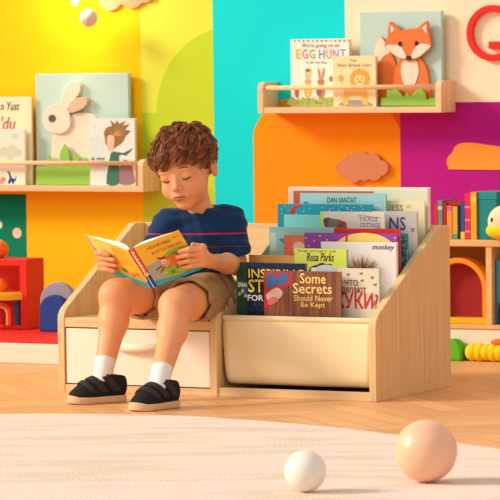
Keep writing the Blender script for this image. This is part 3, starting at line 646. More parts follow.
# ------------------------------------------------------------------ background furniture and toys
def play_platform():
    y0 = .70; xr = on_y(150, 340, y0).x; zt = on_y(20, 340.5, y0).z
    t = thing('low_platform', 'low white platform topped with a red mat along the yellow wall', 'platform', (-1.2, y0, 0))
    MB().box((-1.4, 0, 0), (xr+1.2, YW-y0-.002, zt-.008), mat('white platform', (244, 226, 204), .6)).build('base', t, bevel=.003)
    MB().box((-1.4, .004, zt-.008), (xr+1.2, YW-y0-.004, zt), mat('red mat', (232, 34, 34), .6, .1, 200)).build('mat', t, bevel=.003)
    return zt
ZP = play_platform()
def red_cube():
    y0 = 1.06; red = mat('red lacquer', (226, 40, 26), .45); xr = on_y(27, 290, y0).x; ztop = on_y(20, 259.5, y0).z; xl = xr-.62
    t = thing('open_shelf_unit', 'open red cubby standing on the red mat against the yellow wall', 'shelf', (xr, y0, ZP+.0005)); h = ztop-ZP; D = .10
    MB().box((-.024, 0, 0), (0, D, h), red).build('side_panel', t, bevel=.002)
    MB().box((xl-xr, 0, 0), (xl-xr+.024, D, h), red).build('side_panel', t, bevel=.002)
    MB().box((xl-xr+.024, 0, h-.02), (-.024, D, h), red).build('top_panel', t, bevel=.002)
    MB().box((xl-xr+.024, 0, 0), (-.024, D, .012), red).build('bottom_panel', t, bevel=.002)
    MB().box((xl-xr+.024, D-.012, .012), (-.024, D, h-.02), red).build('back_panel', t)
    zin = ZP+.0135
    # toy table inside
    y = y0+.018; xa = on_y(25, 296, y).x; za = on_y(10, 292.5, y).z
    t2 = thing('toy_table', 'small toy table with a round-edged yellow top and blue legs inside the red cubby', 'toy table', (xa-.09, y+.022, zin)); hh = za-zin
    MB().prism([(x, v) for x, v in cloud([(-.054, 0, .032), (.054, 0, .032), (-.02, 0, .032), (.02, 0, .032)])], hh-.02, hh, mat('toy yellow', (250, 198, 40), .4), 'xy').build('tabletop', t2, bevel=.003)
    for x in (-.07, .055):
        for v in (-.028, .012): MB().box((x, v, 0), (x+.016, v+.016, hh-.02), mat('toy blue', (72, 130, 180), .45)).build('leg', t2, bevel=.002)
    o = MB().sphere((0, 0, 0), (.022, .022, .020), mat('toy orange', (246, 112, 30), .45)).build('toy_ball', loc=(on_y(2, 290, y+.022).x, y+.022, za+.0205)); tag(o, 'orange toy ball lying on the yellow toy table', 'ball')
    # nested arches under the table
    ya = y-.03; xc = on_y(4, 320, ya).x
    def arch(name, ro, ri, m, label, dy):
        n = 18; a = [PI*i/n for i in range(n+1)]; s = .032
        p = [(ro*math.cos(q), s+ro*math.sin(q)) for q in a]+[(-ro, 0), (-ri, 0)]+[(ri*math.cos(q), s+ri*math.sin(q)) for q in a[::-1]]+[(ri, 0), (ro, 0)]
        o = MB().prism(p, -.02, .0, m).build(name, loc=(xc, ya, zin), bevel=.002); tag(o, label, 'toy', None)
    arch('toy_arch', .036, .026, mat('toy red', (214, 44, 36), .45), 'red wooden toy arch in front of the yellow toy table', 0)
    arch('toy_arch', .0255, .018, mat('toy wood', (226, 160, 84), .5), 'inner wood coloured toy arch nested in the red one', 0)
    yb = y0+.05; o = MB().sphere((0, 0, 0), (.026, .026, .026), mat('toy orange', (246, 112, 30), .45)).build('toy_ball', loc=(on_y(0, 253, yb).x, yb, ztop+.0265)); tag(o, 'orange toy ball sitting on top of the red cubby', 'ball')
    # arched hills to the right of the cubby
    ym = y0-.05
    for (pa, pb, pt, m, nm, lb, dy) in ((40, 74, 282, mat('lilac grey', (158, 150, 164), .7), 'toy_hill', 'lilac grey rounded toy hill behind the dark blue one', .03), (39, 66, 295, mat('deep blue', (18, 62, 140), .6), 'toy_hill', 'dark blue rounded toy hill on the red mat beside the bench', 0)):
        a = on_y(pa, 320, ym+dy); b = on_y(pb, 320, ym+dy); h2 = on_y(pa, pt, ym+dy).z-ZP; r = (b.x-a.x)/2
        p = [(r*math.cos(PI*i/20), h2-r*1.0+r*math.sin(PI*i/20)) for i in range(21)]+[(-r, 0), (r, 0)]
        o = MB().prism(p, 0, .026, m).build(nm, loc=(a.x+r, ym+dy, ZP+.0005), bevel=.004); tag(o, lb, 'toy')
red_cube()
def right_cabinet():
    y0 = 1.22; ow = wood('cabinet beech', (240, 196, 138), (226, 176, 116), 0, 5); zt = on_y(480, 240.2, y0).z; zp = on_y(480, 329, y0).z
    xl = .30; xr = 1.35; xd = on_y(488.5, 280, y0).x; D = YW-y0-.004
    t = thing('low_cabinet', 'low open wooden cabinet on a white plinth against the purple wall', 'cabinet', (xl, y0, 0))
    MB().box((0, .004, 0), (xr-xl, D, zp), mat('white plinth', (246, 232, 214), .6)).build('plinth', t, bevel=.003)
    for x in (0, xd-xl-.008, (xd+.42)-xl, xr-xl-.018): MB().box((x, 0, zp+.012), (x+.018, D, zt-.018), ow).build('upright', t, bevel=.001)
    MB().box((0, 0, zp), (xr-xl, D, zp+.012), ow).build('bottom_board', t, bevel=.001)
    MB().box((0, -.003, zt-.018), (xr-xl, D, zt), ow).build('top_board', t, bevel=.002)
    MB().box((.018, D-.008, zp+.012), (xr-xl-.018, D, zt-.018), mat('cabinet back', (214, 150, 96), .6)).build('back_panel', t)
    # archway toy
    y = y0+.02; zb = zp+.0125; xo = on_y(487, 300, y).x; xo = min(xo, xd-.0095); ztp = on_y(470, 258, y).z; r = .088; ri = r-.015; xc = xo-r
    t2 = thing('toy_archway', 'orange toy archway with a dark red backing on the cabinet shelf', 'toy', (xc, y, zb)); hh = ztp-zb
    def ar(r_, zc, z0): return [(r_*math.cos(PI*i/24), zc+r_*math.sin(PI*i/24)) for i in range(25)]+[(-r_, z0), (r_, z0)]
    zc = hh-r
    outer = [(r*math.cos(PI*i/24), zc+r*math.sin(PI*i/24)) for i in range(25)]; inner = [(ri*math.cos(PI*i/24), zc+ri*math.sin(PI*i/24)) for i in range(25)]
    MB().prism(outer+[(-r, .016), (-ri, .016)]+inner[::-1]+[(ri, .016), (r, .016)], 0, .05, mat('amber orange', (250, 150, 24), .45)).build('arch', t2, bevel=.003)
    MB().prism(ar(ri-.0005, zc, .016), .035, .045, mat('dark crimson', (150, 24, 20), .6)).build('backing', t2)
    MB().box((-r, -.006, 0), (r, .06, .016), mat('amber yellow', (252, 186, 20), .45)).build('base', t2, bevel=.002)
    # blue toy house
    xa = on_y(493, 300, y).x; xa = max(xa, xd+.013); zz = on_y(497, 260, y).z-zb
    t3 = thing('toy_house', 'blue toy house with a dark arched doorway at the right edge', 'toy', (xa, y, zb))
    MB().box((0, 0, 0), (.16, .08, zz), mat('teal blue', (70, 160, 190), .5)).build('wall', t3, bevel=.003)
    MB().prism([(.052+.045*math.cos(PI*i/16), .04+.045*math.sin(PI*i/16)) for i in range(17)]+[(.007, 0), (.097, 0)], -.003, -.0003, mat('dark teal', (20, 60, 90), .6)).build('doorway', t3)
    return y0, zt, xd
YC, ZC, XD = right_cabinet()
def spine_book(label, x0, x1, ytop, col, y=None, lean=0, band=None, d=.10):
    y = y or YC+.03; a = on_y(x0, 225, y).x; b = on_y(x1, 225, y).x-.0006; z = on_y((x0+x1)/2, ytop, y).z; h = z-ZC; w = b-a
    o = thing('book', label, 'book', (a, y, ZC+.0006+(abs(math.sin(lean))*w if lean > 0 else 0)), 0, 'books on the wooden cabinet'); o.rotation_euler = (0, lean, 0)
    mb = MB().box((0, 0, 0), (w, .0015, h), col).box((0, .0015, 0), (.0012, d, h), col).box((w-.0012, .0015, 0), (w, d, h), col)
    for (f0, f1, c) in band or []: mb.box((0, -.0003, h*f0), (w, .0, h*f1), c)
    mb.build('cover', o); MB().box((.0013, .0016, .002), (w-.0013, d-.003, h-.003), paper).build('pages', o)
B = lambda n, c: mat('spine '+n, c, .5)
spine_book('red book at the left end of the cabinet row, just showing past the bench', 434, 437.6, 204, B('red', (206, 50, 40)))
spine_book('grey teal book second from the left on the cabinet', 438, 442.6, 200.5, B('grey teal', (112, 140, 140)), band=[(.75, .85, B('grey', (190, 196, 190)))])
spine_book('dark red book between the grey teal one and the orange one', 443.2, 446.6, 203, B('dark red', (178, 26, 34)))
spine_book('orange book with a pink top on its spine', 447, 452, 206, B('orange', (238, 150, 56)), band=[(.84, .98, B('pink', (226, 90, 150)))])
spine_book('ochre yellow book with a green foot on its spine', 452.6, 457.6, 206.5, B('ochre', (216, 170, 60)), band=[(.0, .16, B('green', (90, 160, 110)))])
spine_book('thin black book between the ochre one and the blue one', 458, 460, 207, B('black', (36, 30, 34)))
spine_book('blue book with a yellow foot beside the tall pink one', 460.6, 464.8, 203, B('blue', (36, 84, 160)), band=[(.0, .2, B('yellow', (244, 200, 50)))])
spine_book('tall raspberry pink book with pale bands on its spine', 465, 470.4, 193.5, B('raspberry', (224, 44, 78)), band=[(.15, .19, B('rose', (244, 150, 160))), (.4, .44, B('rose', (244, 150, 160))), (.68, .72, B('rose', (244, 150, 160)))])
spine_book('tall amber book between the pink one and the teal box', 470.8, 476.6, 192.3, B('amber', (250, 172, 30)), band=[(.8, .9, B('pale amber', (252, 206, 110)))])
def laid_book():
    y = YC+.034; a = on_y(446.9, 204, y).x; b = on_y(460.4, 204, y).x; z = ZC+.0012+on_y(450, 206, YC+.03).z-ZC; red = B('dark red', (178, 26, 34))
    o = thing('book', 'dark red book lying flat on top of the orange and ochre ones', 'book', (a, y, z), 0, 'books on the wooden cabinet')
    MB().box((0, 0, 0), (b-a, .09, .0012), red).box((0, 0, .0098), (b-a, .09, .011), red).box((0, 0, .0012), (b-a, .0012, .0098), red).build('cover', o)
    MB().box((.001, .0014, .0013), (b-a-.001, .088, .0097), paper).build('pages', o)
laid_book()
def teal_box():
    y = YC+.035; a = on_y(477.4, 215, y).x; b = on_y(497, 215, y).x; z = on_y(487, 192, y).z-ZC
    t = thing('storage_box', 'tall teal box standing behind the round plush toy', 'box', (a, y, ZC+.0006))
    m = mat('teal box', (18, 136, 142), .5); MB().box((0, 0, 0), (b-a, .1, z-.022), m).build('body', t, bevel=.002)
    MB().box((-.0004, -.001, z-.022), (b-a+.001, .101, z), mat('teal lid', (24, 146, 150), .5)).build('lid', t, bevel=.002)
teal_box()
def plush():
    y = YC-.0+.0; c = on_y(507, 224, YC-.0+.0); r = .046
    cx = c.x; z = ZC
    # sits near the front edge of the cabinet, in front of the teal box
    t = thing('plush_toy', 'round cream and yellow plush toy sitting on the cabinet at the right edge', 'soft toy', (cx, YC+.0, z))
    cream = mat('plush cream', (246, 216, 176), .9, .5, 220); yl = mat('plush yellow', (246, 206, 24), .9, .5, 220)
    MB().sphere((0, 0, .052), (.056, .034, .048), cream).build('head', t)
    MB().sphere((0, 0, .0275), (.062, .037, .0275), yl).build('body', t)
    MB().sphere((-.034, -.0265, .058), (.0045, .003, .0065), mat('plush eye', (90, 50, 70), .4)).build('eye', t)
    MB().sphere((.016, -.033, .058), (.0045, .003, .0065), mat('plush eye', (90, 50, 70), .4)).build('eye', t)
plush()
def floor_toys():
    y = 1.17
    b = on_y(461, 350, y).x; h = on_y(455, 339.5, y).z; r = .034
    p = [(r*math.cos(PI*i/20), h-r+r*math.sin(PI*i/20)) for i in range(21)]+[(-r, 0), (r, 0)]
    o = MB().prism(p, 0, .045, mat('felt green', (96, 190, 32), .8)).build('foam_block', loc=(b-r, y, 0), bevel=.006); tag(o, 'round-topped green foam block on the floor behind the bench', 'foam block')
    a = on_y(463, 352, y).x; z = on_y(480, 344, y).z
    t = thing('soft_caterpillar', 'bumpy yellow soft toy lying on the floor before the cabinet', 'soft toy', (a-.002, y, 0))
    mb = MB()
    for i in range(9): mb.sphere((.024+i*.021, .022, z/2), (.024, .026, z/2*(1+.06*math.sin(i*2.3))), mat('felt yellow', (250, 212, 24), .85, .4, 150), 20, 12)
    mb.build('body', t); MB().sphere((.105, .022, z+.004), (.028, .018, .010), mat('felt orange', (250, 112, 40), .8)).build('topping', t)
floor_toys()
def balls():
    for px, py, rp, m, lb in ((426, 451, 31.3, mat('peach ball', (250, 194, 160), .38, spec=.5), 'large glossy peach ball on the rug at the lower right'), (305.3, 471, 21, mat('white ball', (246, 236, 224), .38, spec=.5), 'small white ball on the rug left of the peach one')):
        r = .07
        for _ in range(6):
            c = on_z(px, py, r+.0065); Z = float(np.dot(np.array(c)-CO, CF)); r = rp*Z/FPX
        o = MB().sphere((0, 0, 0), r, m, 48, 32).build('ball', loc=c); tag(o, lb, 'ball')
balls()

# ------------------------------------------------------------------ signed distance modelling (numpy) for the child
def nrm(v): v = np.array(v, float); return v/np.linalg.norm(v)
def s_ell(P, c, r, R=None):
    q = [P[0]-c[0], P[1]-c[1], P[2]-c[2]]
    if R is not None: q = [sum(R[i][j]*q[j] for j in range(3)) for i in range(3)]
    k0 = np.sqrt(sum((q[i]/r[i])**2 for i in range(3))); k1 = np.sqrt(sum((q[i]/r[i]**2)**2 for i in range(3)))+1e-9
    return k0*(k0-1)/k1
def s_cone(P, a, b, ra, rb):
    a = np.array(a, float); b = np.array(b, float); d = b-a; L2 = d@d
    t = np.clip(((P[0]-a[0])*d[0]+(P[1]-a[1])*d[1]+(P[2]-a[2])*d[2])/L2, 0, 1)
    return np.sqrt((P[0]-a[0]-t*d[0])**2+(P[1]-a[1]-t*d[1])**2+(P[2]-a[2]-t*d[2])**2)-(ra+(rb-ra)*t)
def s_plane(P, c, n): n = nrm(n); return (P[0]-c[0])*n[0]+(P[1]-c[1])*n[1]+(P[2]-c[2])*n[2]
def smin(a, b, k): h = np.maximum(k-np.abs(a-b), 0)/k; return np.minimum(a, b)-h*h*k*.25
def smax(a, b, k): return -smin(-a, -b, k)
def nets(fn, lo, hi, h):
    """surface nets over the box lo..hi"""
    ax = [np.arange(lo[i], hi[i]+h, h, dtype=np.float32) for i in range(3)]
    P = [ax[0][:, None, None], ax[1][None, :, None], ax[2][None, None, :]]
    f = np.broadcast_to(fn(P), tuple(len(a) for a in ax)).astype(np.float32); ins = f < 0
    n = f.shape; c = ins[:-1, :-1, :-1].astype(np.int8)
    cnt = np.zeros([k-1 for k in n], np.int8)
    for dx in (0, 1):
        for dy in (0, 1):
            for dz in (0, 1): cnt += ins[dx:n[0]-1+dx, dy:n[1]-1+dy, dz:n[2]-1+dz]
    act = np.argwhere((cnt > 0) & (cnt < 8)); idx = -np.ones(cnt.shape, np.int64); idx[tuple(act.T)] = np.arange(len(act))
    acc = np.zeros((len(act), 3)); num = np.zeros(len(act))
    corners = [(0, 0, 0), (1, 0, 0), (0, 1, 0), (1, 1, 0), (0, 0, 1), (1, 0, 1), (0, 1, 1), (1, 1, 1)]
    for i, a in enumerate(corners):
        for b in corners[i+1:]:
            if sum(abs(a[k]-b[k]) for k in range(3)) != 1: continue
            fa = f[act[:, 0]+a[0], act[:, 1]+a[1], act[:, 2]+a[2]]; fb = f[act[:, 0]+b[0], act[:, 1]+b[1], act[:, 2]+b[2]]
            m = (fa < 0) != (fb < 0); t = np.where(m, fa/(fa-fb+1e-12), 0)
            for k in range(3): acc[:, k] += np.where(m, a[k]+t*(b[k]-a[k]), 0)
            num += m
    V = np.array(lo)+(act+acc/num[:, None])*h
    F = []
    for k in range(3):
        a, b = [(1, 2), (2, 0), (0, 1)][k]
        s0 = [slice(1, -1)]*3; s0[k] = slice(0, -1); s1 = [slice(1, -1)]*3; s1[k] = slice(1, None)
        A = ins[tuple(s0)]; B2 = ins[tuple(s1)]; e = np.argwhere(A != B2); sign = A[tuple(e.T)]
        off = np.ones(3, int); off[k] = 0; g = e+off
        def vi(da, db): q = g.copy(); q[:, a] -= da; q[:, b] -= db; return idx[q[:, 0], q[:, 1], q[:, 2]]
        Q = np.stack([vi(1, 1), vi(0, 1), vi(0, 0), vi(1, 0)], 1); Q[~sign] = Q[~sign][:, ::-1]; F.append(Q)
    return V, np.concatenate(F)
def mesh_np(name, parts, mats_, parent=None, base=(0, 0, 0), cols=None, label=None, matidx=None):
    """parts: list of (V, F) quads, joined into one mesh"""
    V = np.concatenate([p[0] for p in parts])-np.array(base); o_ = 0; Fs = []
    for p in parts: Fs.append(p[1]+o_); o_ += len(p[0])
    F = np.concatenate(Fs); me = bpy.data.meshes.new(name)
    me.vertices.add(len(V)); me.vertices.foreach_set('co', V.astype(np.float32).ravel())
    nl = F.shape[1]; me.loops.add(F.size); me.loops.foreach_set('vertex_index', F.astype(np.int32).ravel())
    me.polygons.add(len(F)); me.polygons.foreach_set('loop_start', np.arange(0, F.size, nl, dtype=np.int32)); me.polygons.foreach_set('loop_total', np.full(len(F), nl, dtype=np.int32))
    me.polygons.foreach_set('use_smooth', np.ones(len(F), bool))
    for m in mats_: me.materials.append(m)
    if cols is not None:
        at = me.attributes.new('Col', 'FLOAT_COLOR', 'POINT'); c = np.ones((len(V), 4), np.float32); c[:, :3] = cols; at.data.foreach_set('color', c.ravel())
    me.update(); me.validate()
    o = bpy.data.objects.new(name, me); C.objects.link(o)
    if parent is not None: o.parent = parent
    if label: o['label'] = label
    return o
A_ = lambda v: np.array(v, float)
def J(px, py, Y): return A_(on_y(px, py, Y))
cr = A_((math.cos(.473), math.sin(.473), 0)); cfw = A_((-math.sin(.473), math.cos(.473), 0)); UPV = A_((0, 0, 1))

# joints: (image-right side of the child = his left)
hipL, hipR = A_((.312, .10, .247)), A_((.392, .105, .247))
kneL, kneR = J(116, 296, -.14), J(176, 306, -.17)
ankL, ankR = J(102.5, 378, -.235), J(159, 384, -.33)
ankL[2] = .062; ankR[2] = .060
neckB, chest, belly = J(201, 213, .085), J(196, 244, .10), J(196, 270, .115)
pelv = (hipL+hipR)/2+A_((0, .02, .012))
shL, shR = J(170, 225, .055), J(229, 222, .12)
elL, elR = J(150, 260, .03), J(237, 265, .125)
wrL, wrR = J(113, 266, -.075), J(209, 261, -.055)
# head frame
psi, pit_, rho = math.radians(21), math.radians(16), math.radians(9.5)
FH = -cfw*math.cos(psi)-cr*math.sin(psi); XH = cr*math.cos(psi)-cfw*math.sin(psi)
YH = FH*math.cos(pit_)-UPV*math.sin(pit_); ZH = UPV*math.cos(pit_)+FH*math.sin(pit_)
XH, ZH = XH*math.cos(rho)+ZH*math.sin(rho), ZH*math.cos(rho)-XH*math.sin(rho)
HS = 1.0
HO = J(186, 170.3, .045)
HR = np.stack([XH, YH, ZH])/HS
def toH(P):
    q = [P[i]-HO[i] for i in range(3)]
    return [(HR[i][0]*q[0]+HR[i][1]*q[1]+HR[i][2]*q[2]) for i in range(3)]
def fromH(p): return HO+HS*(p[0]*XH+p[1]*YH+p[2]*ZH)
def head_local(q, ears=True):
    d = s_ell(q, (0, -.014, .028), (.068, .083, .068))
    d = smin(d, s_ell(q, (0, .018, -.020), (.055, .058, .062)), .022)
    d = smin(d, s_ell(q, (0, .024, -.050), (.041, .044, .033)), .022)
    d = smin(d, s_ell(q, (0, .058, -.074), (.017, .013, .012)), .018)
    for s in (-1, 1): d = smin(d, s_ell(q, (s*.033, .043, -.032), (.0235, .0235, .023)), .014)
    for s in (-1, 1):
        d = smin(d, s_ell(q, (s*.027, .066, .022), (.019, .0085, .008)), .018)
        d = smax(d, -s_ell(q, (s*.029, .0865, .006), (.017, .0105, .010)), .010)
        d = smin(d, s_ell(q, (s*.029, .0610, .005), (.0150, .0130, .0125)), .005)
    d = smin(d, s_cone(q, (0, .070, .010), (0, .083, -.018), .006, .0075), .010)
    d = smin(d, s_ell(q, (0, .0865, -.020), (.0090, .009, .0080)), .005)
    for s in (-1, 1): d = smin(d, s_ell(q, (s*.0090, .080, -.0235), (.0056, .007, .0055)), .004)
    for s in (-1, 1): d = smax(d, -s_ell(q, (s*.0045, .087, -.0285), (.0024, .004, .0016)), .002)
    d = smin(d, s_ell(q, (0, .0725, -.045), (.022, .010, .011)), .012)
    d = smin(d, s_ell(q, (0, .0775, -.0432), (.0165, .0065, .0030)), .003)
    d = smin(d, s_ell(q, (0, .0770, -.0495), (.0135, .0068, .0036)), .003)
    d = smax(d, -s_ell(q, (0, .0860, -.0463), (.0195, .0075, .0009)), .0015)
    if ears:
        for s in (-1, 1):
            e = s_ell(q, (s*.071, -.012, -.006), (.0075, .0155, .0235))
            e = smax(e, -s_ell(q, (s*.078, -.009, -.003), (.0055, .0095, .0145)), .004)
            e = smin(e, s_ell(q, (s*.071, -.008, -.022), (.006, .008, .008)), .006)
            d = smin(d, e, .007)
    return d
def head_world(P):
    q = toH(P); d = head_local(q)*HS
    nk = s_cone(P, fromH((0, -.020, -.045)), neckB+A_((0, .0, -.02)), .031, .035)
    return smin(d, nk, .014)
BODY = []
def addc(a, b, ra, rb, k=.02): BODY.append((a, b, ra, rb, k))
for h, kn, an in ((hipL, kneL, ankL), (hipR, kneR, ankR)):
    addc(h, kn, .056, .043)
    addc(kn, kn+(an-kn)*.32+A_((0, .008, 0)), .0375, .0350, .015); addc(kn+(an-kn)*.30+A_((0, .010, 0)), an, .0345, .0215, .02)
TOR = [(pelv, (.080, .062, .058)), (belly, (.072, .060, .065)), (chest, (.076, .056, .070))]
def body_f(P):
    d = None
    for c, r in TOR:
        e = s_ell(P, c, r); d = e if d is None else smin(d, e, .03)
    for a, b, ra, rb, k in BODY: d = smin(d, s_cone(P, a, b, ra, rb), k)
    d = smin(d, s_cone(P, shL, shR, .033, .033), .03)
    for s, e, w_ in ((shL, elL, wrL), (shR, elR, wrR)):
        d = smin(d, s_cone(P, s, e, .030, .025), .02); d = smin(d, s_cone(P, e, e+(w_-e)*.35, .0250, .0255), .01); d = smin(d, s_cone(P, e+(w_-e)*.35, w_, .0255, .0165), .01)
    d = smin(d, s_cone(P, neckB, neckB+A_((0, .01, -.05)), .034, .05), .02)
    return d
# ---------------------------------------------------------------- the open book
ST, SB_ = J(127.8, 250.6, -.195), J(151.6, 288.6, -.125)
ST2, SB2 = J(133.6, 247.6, -.200), J(157.4, 285.8, -.130)
RT = J(178.8, 230.4, -.160); LT = J(85.2, 235.2, -.135)
vR = SB2-ST2; vL = SB_-ST; RB = RT+vR; LB = LT+vL
nR = nrm(np.cross(RT-ST2, -vR)); nR = nR if nR@(-cfw) > 0 else -nR
nL = nrm(np.cross(LT-ST, -vL)); nL = nL if nL@(-cfw) > 0 else -nL
nS = nrm(nR+nL)
def open_book():
    base = (ST+SB_)/2
    t = thing('open_book', 'open picture book with orange and yellow covers held in the boy\'s hands', 'book', tuple(base))
    yb = K('cover sunny', (252, 196, 62)); teal = K('cover teal', (60, 176, 196)); orr = K('cover orange', (240, 112, 48)); gr = K('cover grass', (150, 190, 60)); gry = K('cover grey lilac', (176, 178, 160)); brn = K('cover brown ink', (190, 110, 40)); rd = K('cover red', (216, 44, 38)); whi2 = K('cover white', (250, 244, 230)); pal = K('cover pale yellow', (252, 220, 110)); dk = K('cover dark line', (110, 70, 50)); pk = K('cover pink', (238, 150, 130)); gr2 = K('cover deep green', (96, 150, 60))
    def xf(mb, O, ex, ez, n):
        mb.v = [tuple(O+u*ex+v*ez-y*n-base) for (u, y, v) in mb.v]; return mb
    # right panel (front cover)
    m = MB().box((0, 0, 0), (1, .002, 1), yb)
    m.flat([(0, 0), (1, 0), (1, .10), (.5, .07), (0, .13)], E1, teal)
    m.flat([(0, .13), (.5, .09), (1, .12), (1, .62), (.85, .66), (.6, .52), (.35, .56), (.1, .50), (0, .52)], E1, gry)
    m.flat(spline([(.30, .12), (.28, .34), (.42, .56), (.62, .66), (.86, .66), (.999, .58), (.999, .12), (.6, .09)], 4), -.0007, gr)
    m.flat(spline([(.40, .30), (.48, .50), (.66, .60), (.86, .56), (.80, .50), (.62, .48), (.52, .36)], 4), -.0009, gr2)
    for x, y, r in ((.30, .22, .05), (.45, .18, .06), (.62, .16, .05), (.8, .2, .06)): m.flat(ell(x, y, r, r*.7), -.0010, gr2 if r > .055 else K('cover leaf', (186, 208, 90)))
    m.flat(ell(.62, .42, .155, .135), -.0012, orr); m.flat(ell(.40, .44, .10, .105), -.0013, pk); m.flat(ell(.385, .47, .045, .05), -.0015, whi2); m.flat(ell(.385, .46, .018, .02), -.0016, dk)
    m.flat(ell(.42, .55, .07, .035), -.0014, rd)
    for a_, b_ in (((.30, .40), (.16, .34)), ((.34, .36), (.22, .26)), ((.60, .30), (.56, .22)), ((.70, .31), (.74, .22)), ((.40, .54), (.30, .60))):
        dx, dy = b_[0]-a_[0], b_[1]-a_[1]; l = math.hypot(dx, dy); px_, py_ = -dy/l*.012, dx/l*.012
        m.flat([(a_[0]-px_, a_[1]-py_), (a_[0]+px_, a_[1]+py_), (b_[0]+px_, b_[1]+py_), (b_[0]-px_, b_[1]-py_)], -.0017, dk)
    m.text('HONEYBEE', .22, .83, .74, .90, -.0008, brn, 0, 1, .01); m.text('& LITTLE FRIENDS', .26, .70, .92, .765, -.0008, brn, 0, 1, .01); m.text('SIMS', .80, .88, .93, .92, -.0008, brn)
    xf(m, ST2+vR, RT-ST2, -vR, nR).build('front_cover', t)
    # left panel (back cover); u runs from the outer edge to the spine
    m = MB().box((0, 0, 0), (1, .002, 1), yb)
    m.flat([(0, 0), (1, 0), (1, .16), (.6, .12), (.3, .2), (0, .3)], E1, teal)
    m.flat([(0, .5), (.05, .5), (.05, 1), (0, 1)], -.0006, K('cover sky', (120, 190, 210)))
    m.flat(spline([(.0, .30), (.3, .36), (.7, .30), (1, .38), (1, .17), (.6, .13), (.3, .21), (0, .28)], 3), -.0006, K('cover olive', (208, 186, 84)))
    m.flat([(.05, 1), (.05, .72), (.3, .62), (.5, .66), (.6, 1)], -.0005, pal)
    for i in range(5): m.flat([(.50, .86-i*.08), (.88-.06*(i % 2), .86-i*.08), (.88-.06*(i % 2), .872-i*.08), (.50, .872-i*.08)], -.0008, brn)
    for x, y, r in ((.55, .30, .07), (.72, .24, .06), (.35, .26, .06), (.85, .32, .05)): m.flat(ell(x, y, r, r*.8), -.0009, orr if r < .065 else gr2)
    xf(m, LB, ST-LT, -vL, nL).build('back_cover', t)
    m = MB().box((0, 0, 0), (1, .002, 1), rd); m.flat([(0, 0), (1, 0), (1, .30), (0, .30)], E1, K('spine blue', (30, 110, 180))); m.flat([(.1, .30), (.9, .30), (.9, .36), (.1, .36)], -.0006, yb)
    for i, w_ in enumerate((.08, .05, .08, .06, .08, .05)): m.flat([(.3, .88-i*.085), (.72, .88-i*.085), (.72, .88-i*.085+w_*.5), (.3, .88-i*.085+w_*.5)], -.0007, whi2)
    xf(m, SB_, ST2-ST, -vL, nS).build('spine', t)
    # page blocks
    for O, ex, ez, n in ((ST2+vR, RT-ST2, -vR, nR), (SB_, LT-ST, -vL, nL)):
        prof = spline([(-.06, .0035), (.03, .0085), (.14, .0150), (.30, .0165), (.55, .0125), (.80, .0075), (.975, .0030)], 4, False)+[(.975, .0022), (-.02, .0022)]
        m = MB().prism([(u, y) for u, y in prof], .015, .985, paper, 'xy')
        m.v = [tuple(O+u*ex+v*ez-y*n-base) for (u, y, v) in m.v]
        o = m.build('page_block', t)
open_book()
# ---------------------------------------------------------------- hands
FING = []
def plane_pt(px, py, O, n, off):
    d = A_(ray(px, py)); tt = ((O+n*off-CO)@n)/(d@n); return CO+d*tt
def hand(wr, kn, tips, mids, thumb, palm_r):
    pc = sum(kn)/4
    H_ = [('c', wr, wr+(pc-wr)*.45, .0160, .0150, .01)]
    for k in kn: H_.append(('c', wr+(pc-wr)*.35, k, .0125, .0078, .010))
    H_.append(('c', kn[0], kn[3], .0078, .0078, .006))
    for k, m_, tp in zip(kn, mids, tips):
        H_.append(('f', k, m_, .0072, .0068, .003)); H_.append(('f', m_, tp, .0068, .0058, .003))
    H_.append(('f', wr+(pc-wr)*.25, thumb[0], .0110, .0085, .010)); H_.append(('f', thumb[0], thumb[1], .0080, .0066, .004))
    return H_
ro = .0075
RHt = [plane_pt(x, y, ST2, nR, ro) for x, y in ((179.5, 251.5), (177.5, 257.2), (179.5, 262.8), (184, 267.4))]
RHm = [plane_pt(x, y, ST2, nR, ro+.006) for x, y in ((189, 249.2), (188, 254.8), (189, 260.6), (192, 265.6))]
RHk = [plane_pt(x, y, ST2, nR, ro-.000) for x, y in ((199.5, 249.5), (200.5, 254.3), (201.3, 259.2), (202.0, 264.0))]
RHk = [k+A_((.003, .004, 0)) for k in RHk]
RTh = [plane_pt(203, 247, ST2, nR, -.020), plane_pt(193, 245, ST2, nR, -.0185)]
handR = hand(wrR, RHk, RHt, RHm, RTh, .016)
LHt = [plane_pt(x, y, ST, nL, ro) for x, y in ((108, 254.5), (113.5, 259.8), (115.5, 265.2), (114.5, 270.3))]
LHm = [plane_pt(x, y, ST, nL, ro+.005) for x, y in ((101.5, 252.8), (105.0, 258.0), (106.8, 263.6), (107.6, 269.0))]
LHk = [plane_pt(x, y, ST, nL, -.006) for x, y in ((97.8, 252.5), (98.6, 257.8), (99.8, 263.2), (102, 268.2))]
LTh = [plane_pt(100, 249, ST, nL, -.022), plane_pt(106, 244, ST, nL, -.0205)]
handL = hand(wrL, LHk, LHt, LHm, LTh, .016)
def hand_f(H_, el, wr):
    def f(P):
        d = s_cone(P, wr+(el-wr)*.3, wr, .0205, .0165)
        palm = None
        for kind, a, b, ra, rb, k in H_:
            if kind == 'c': d = smin(d, s_cone(P, a, b, ra, rb), k)
        g = d
        fs = [x for x in H_ if x[0] == 'f']
        for i in range(0, len(fs), 2):
            e = smin(s_cone(P, *fs[i][1:5]), s_cone(P, *fs[i+1][1:5]), .003); g = smin(g, e, .0022)
        return g
    return f
def bb(pts, pad): p = np.array(pts); return p.min(0)-pad, p.max(0)+pad
SKIN = A_(lin((240, 166, 116))[:3]); 
def mixc(a, b, t): return a*(1-t[:, None])+b*t[:, None]
parts = []; cols = []
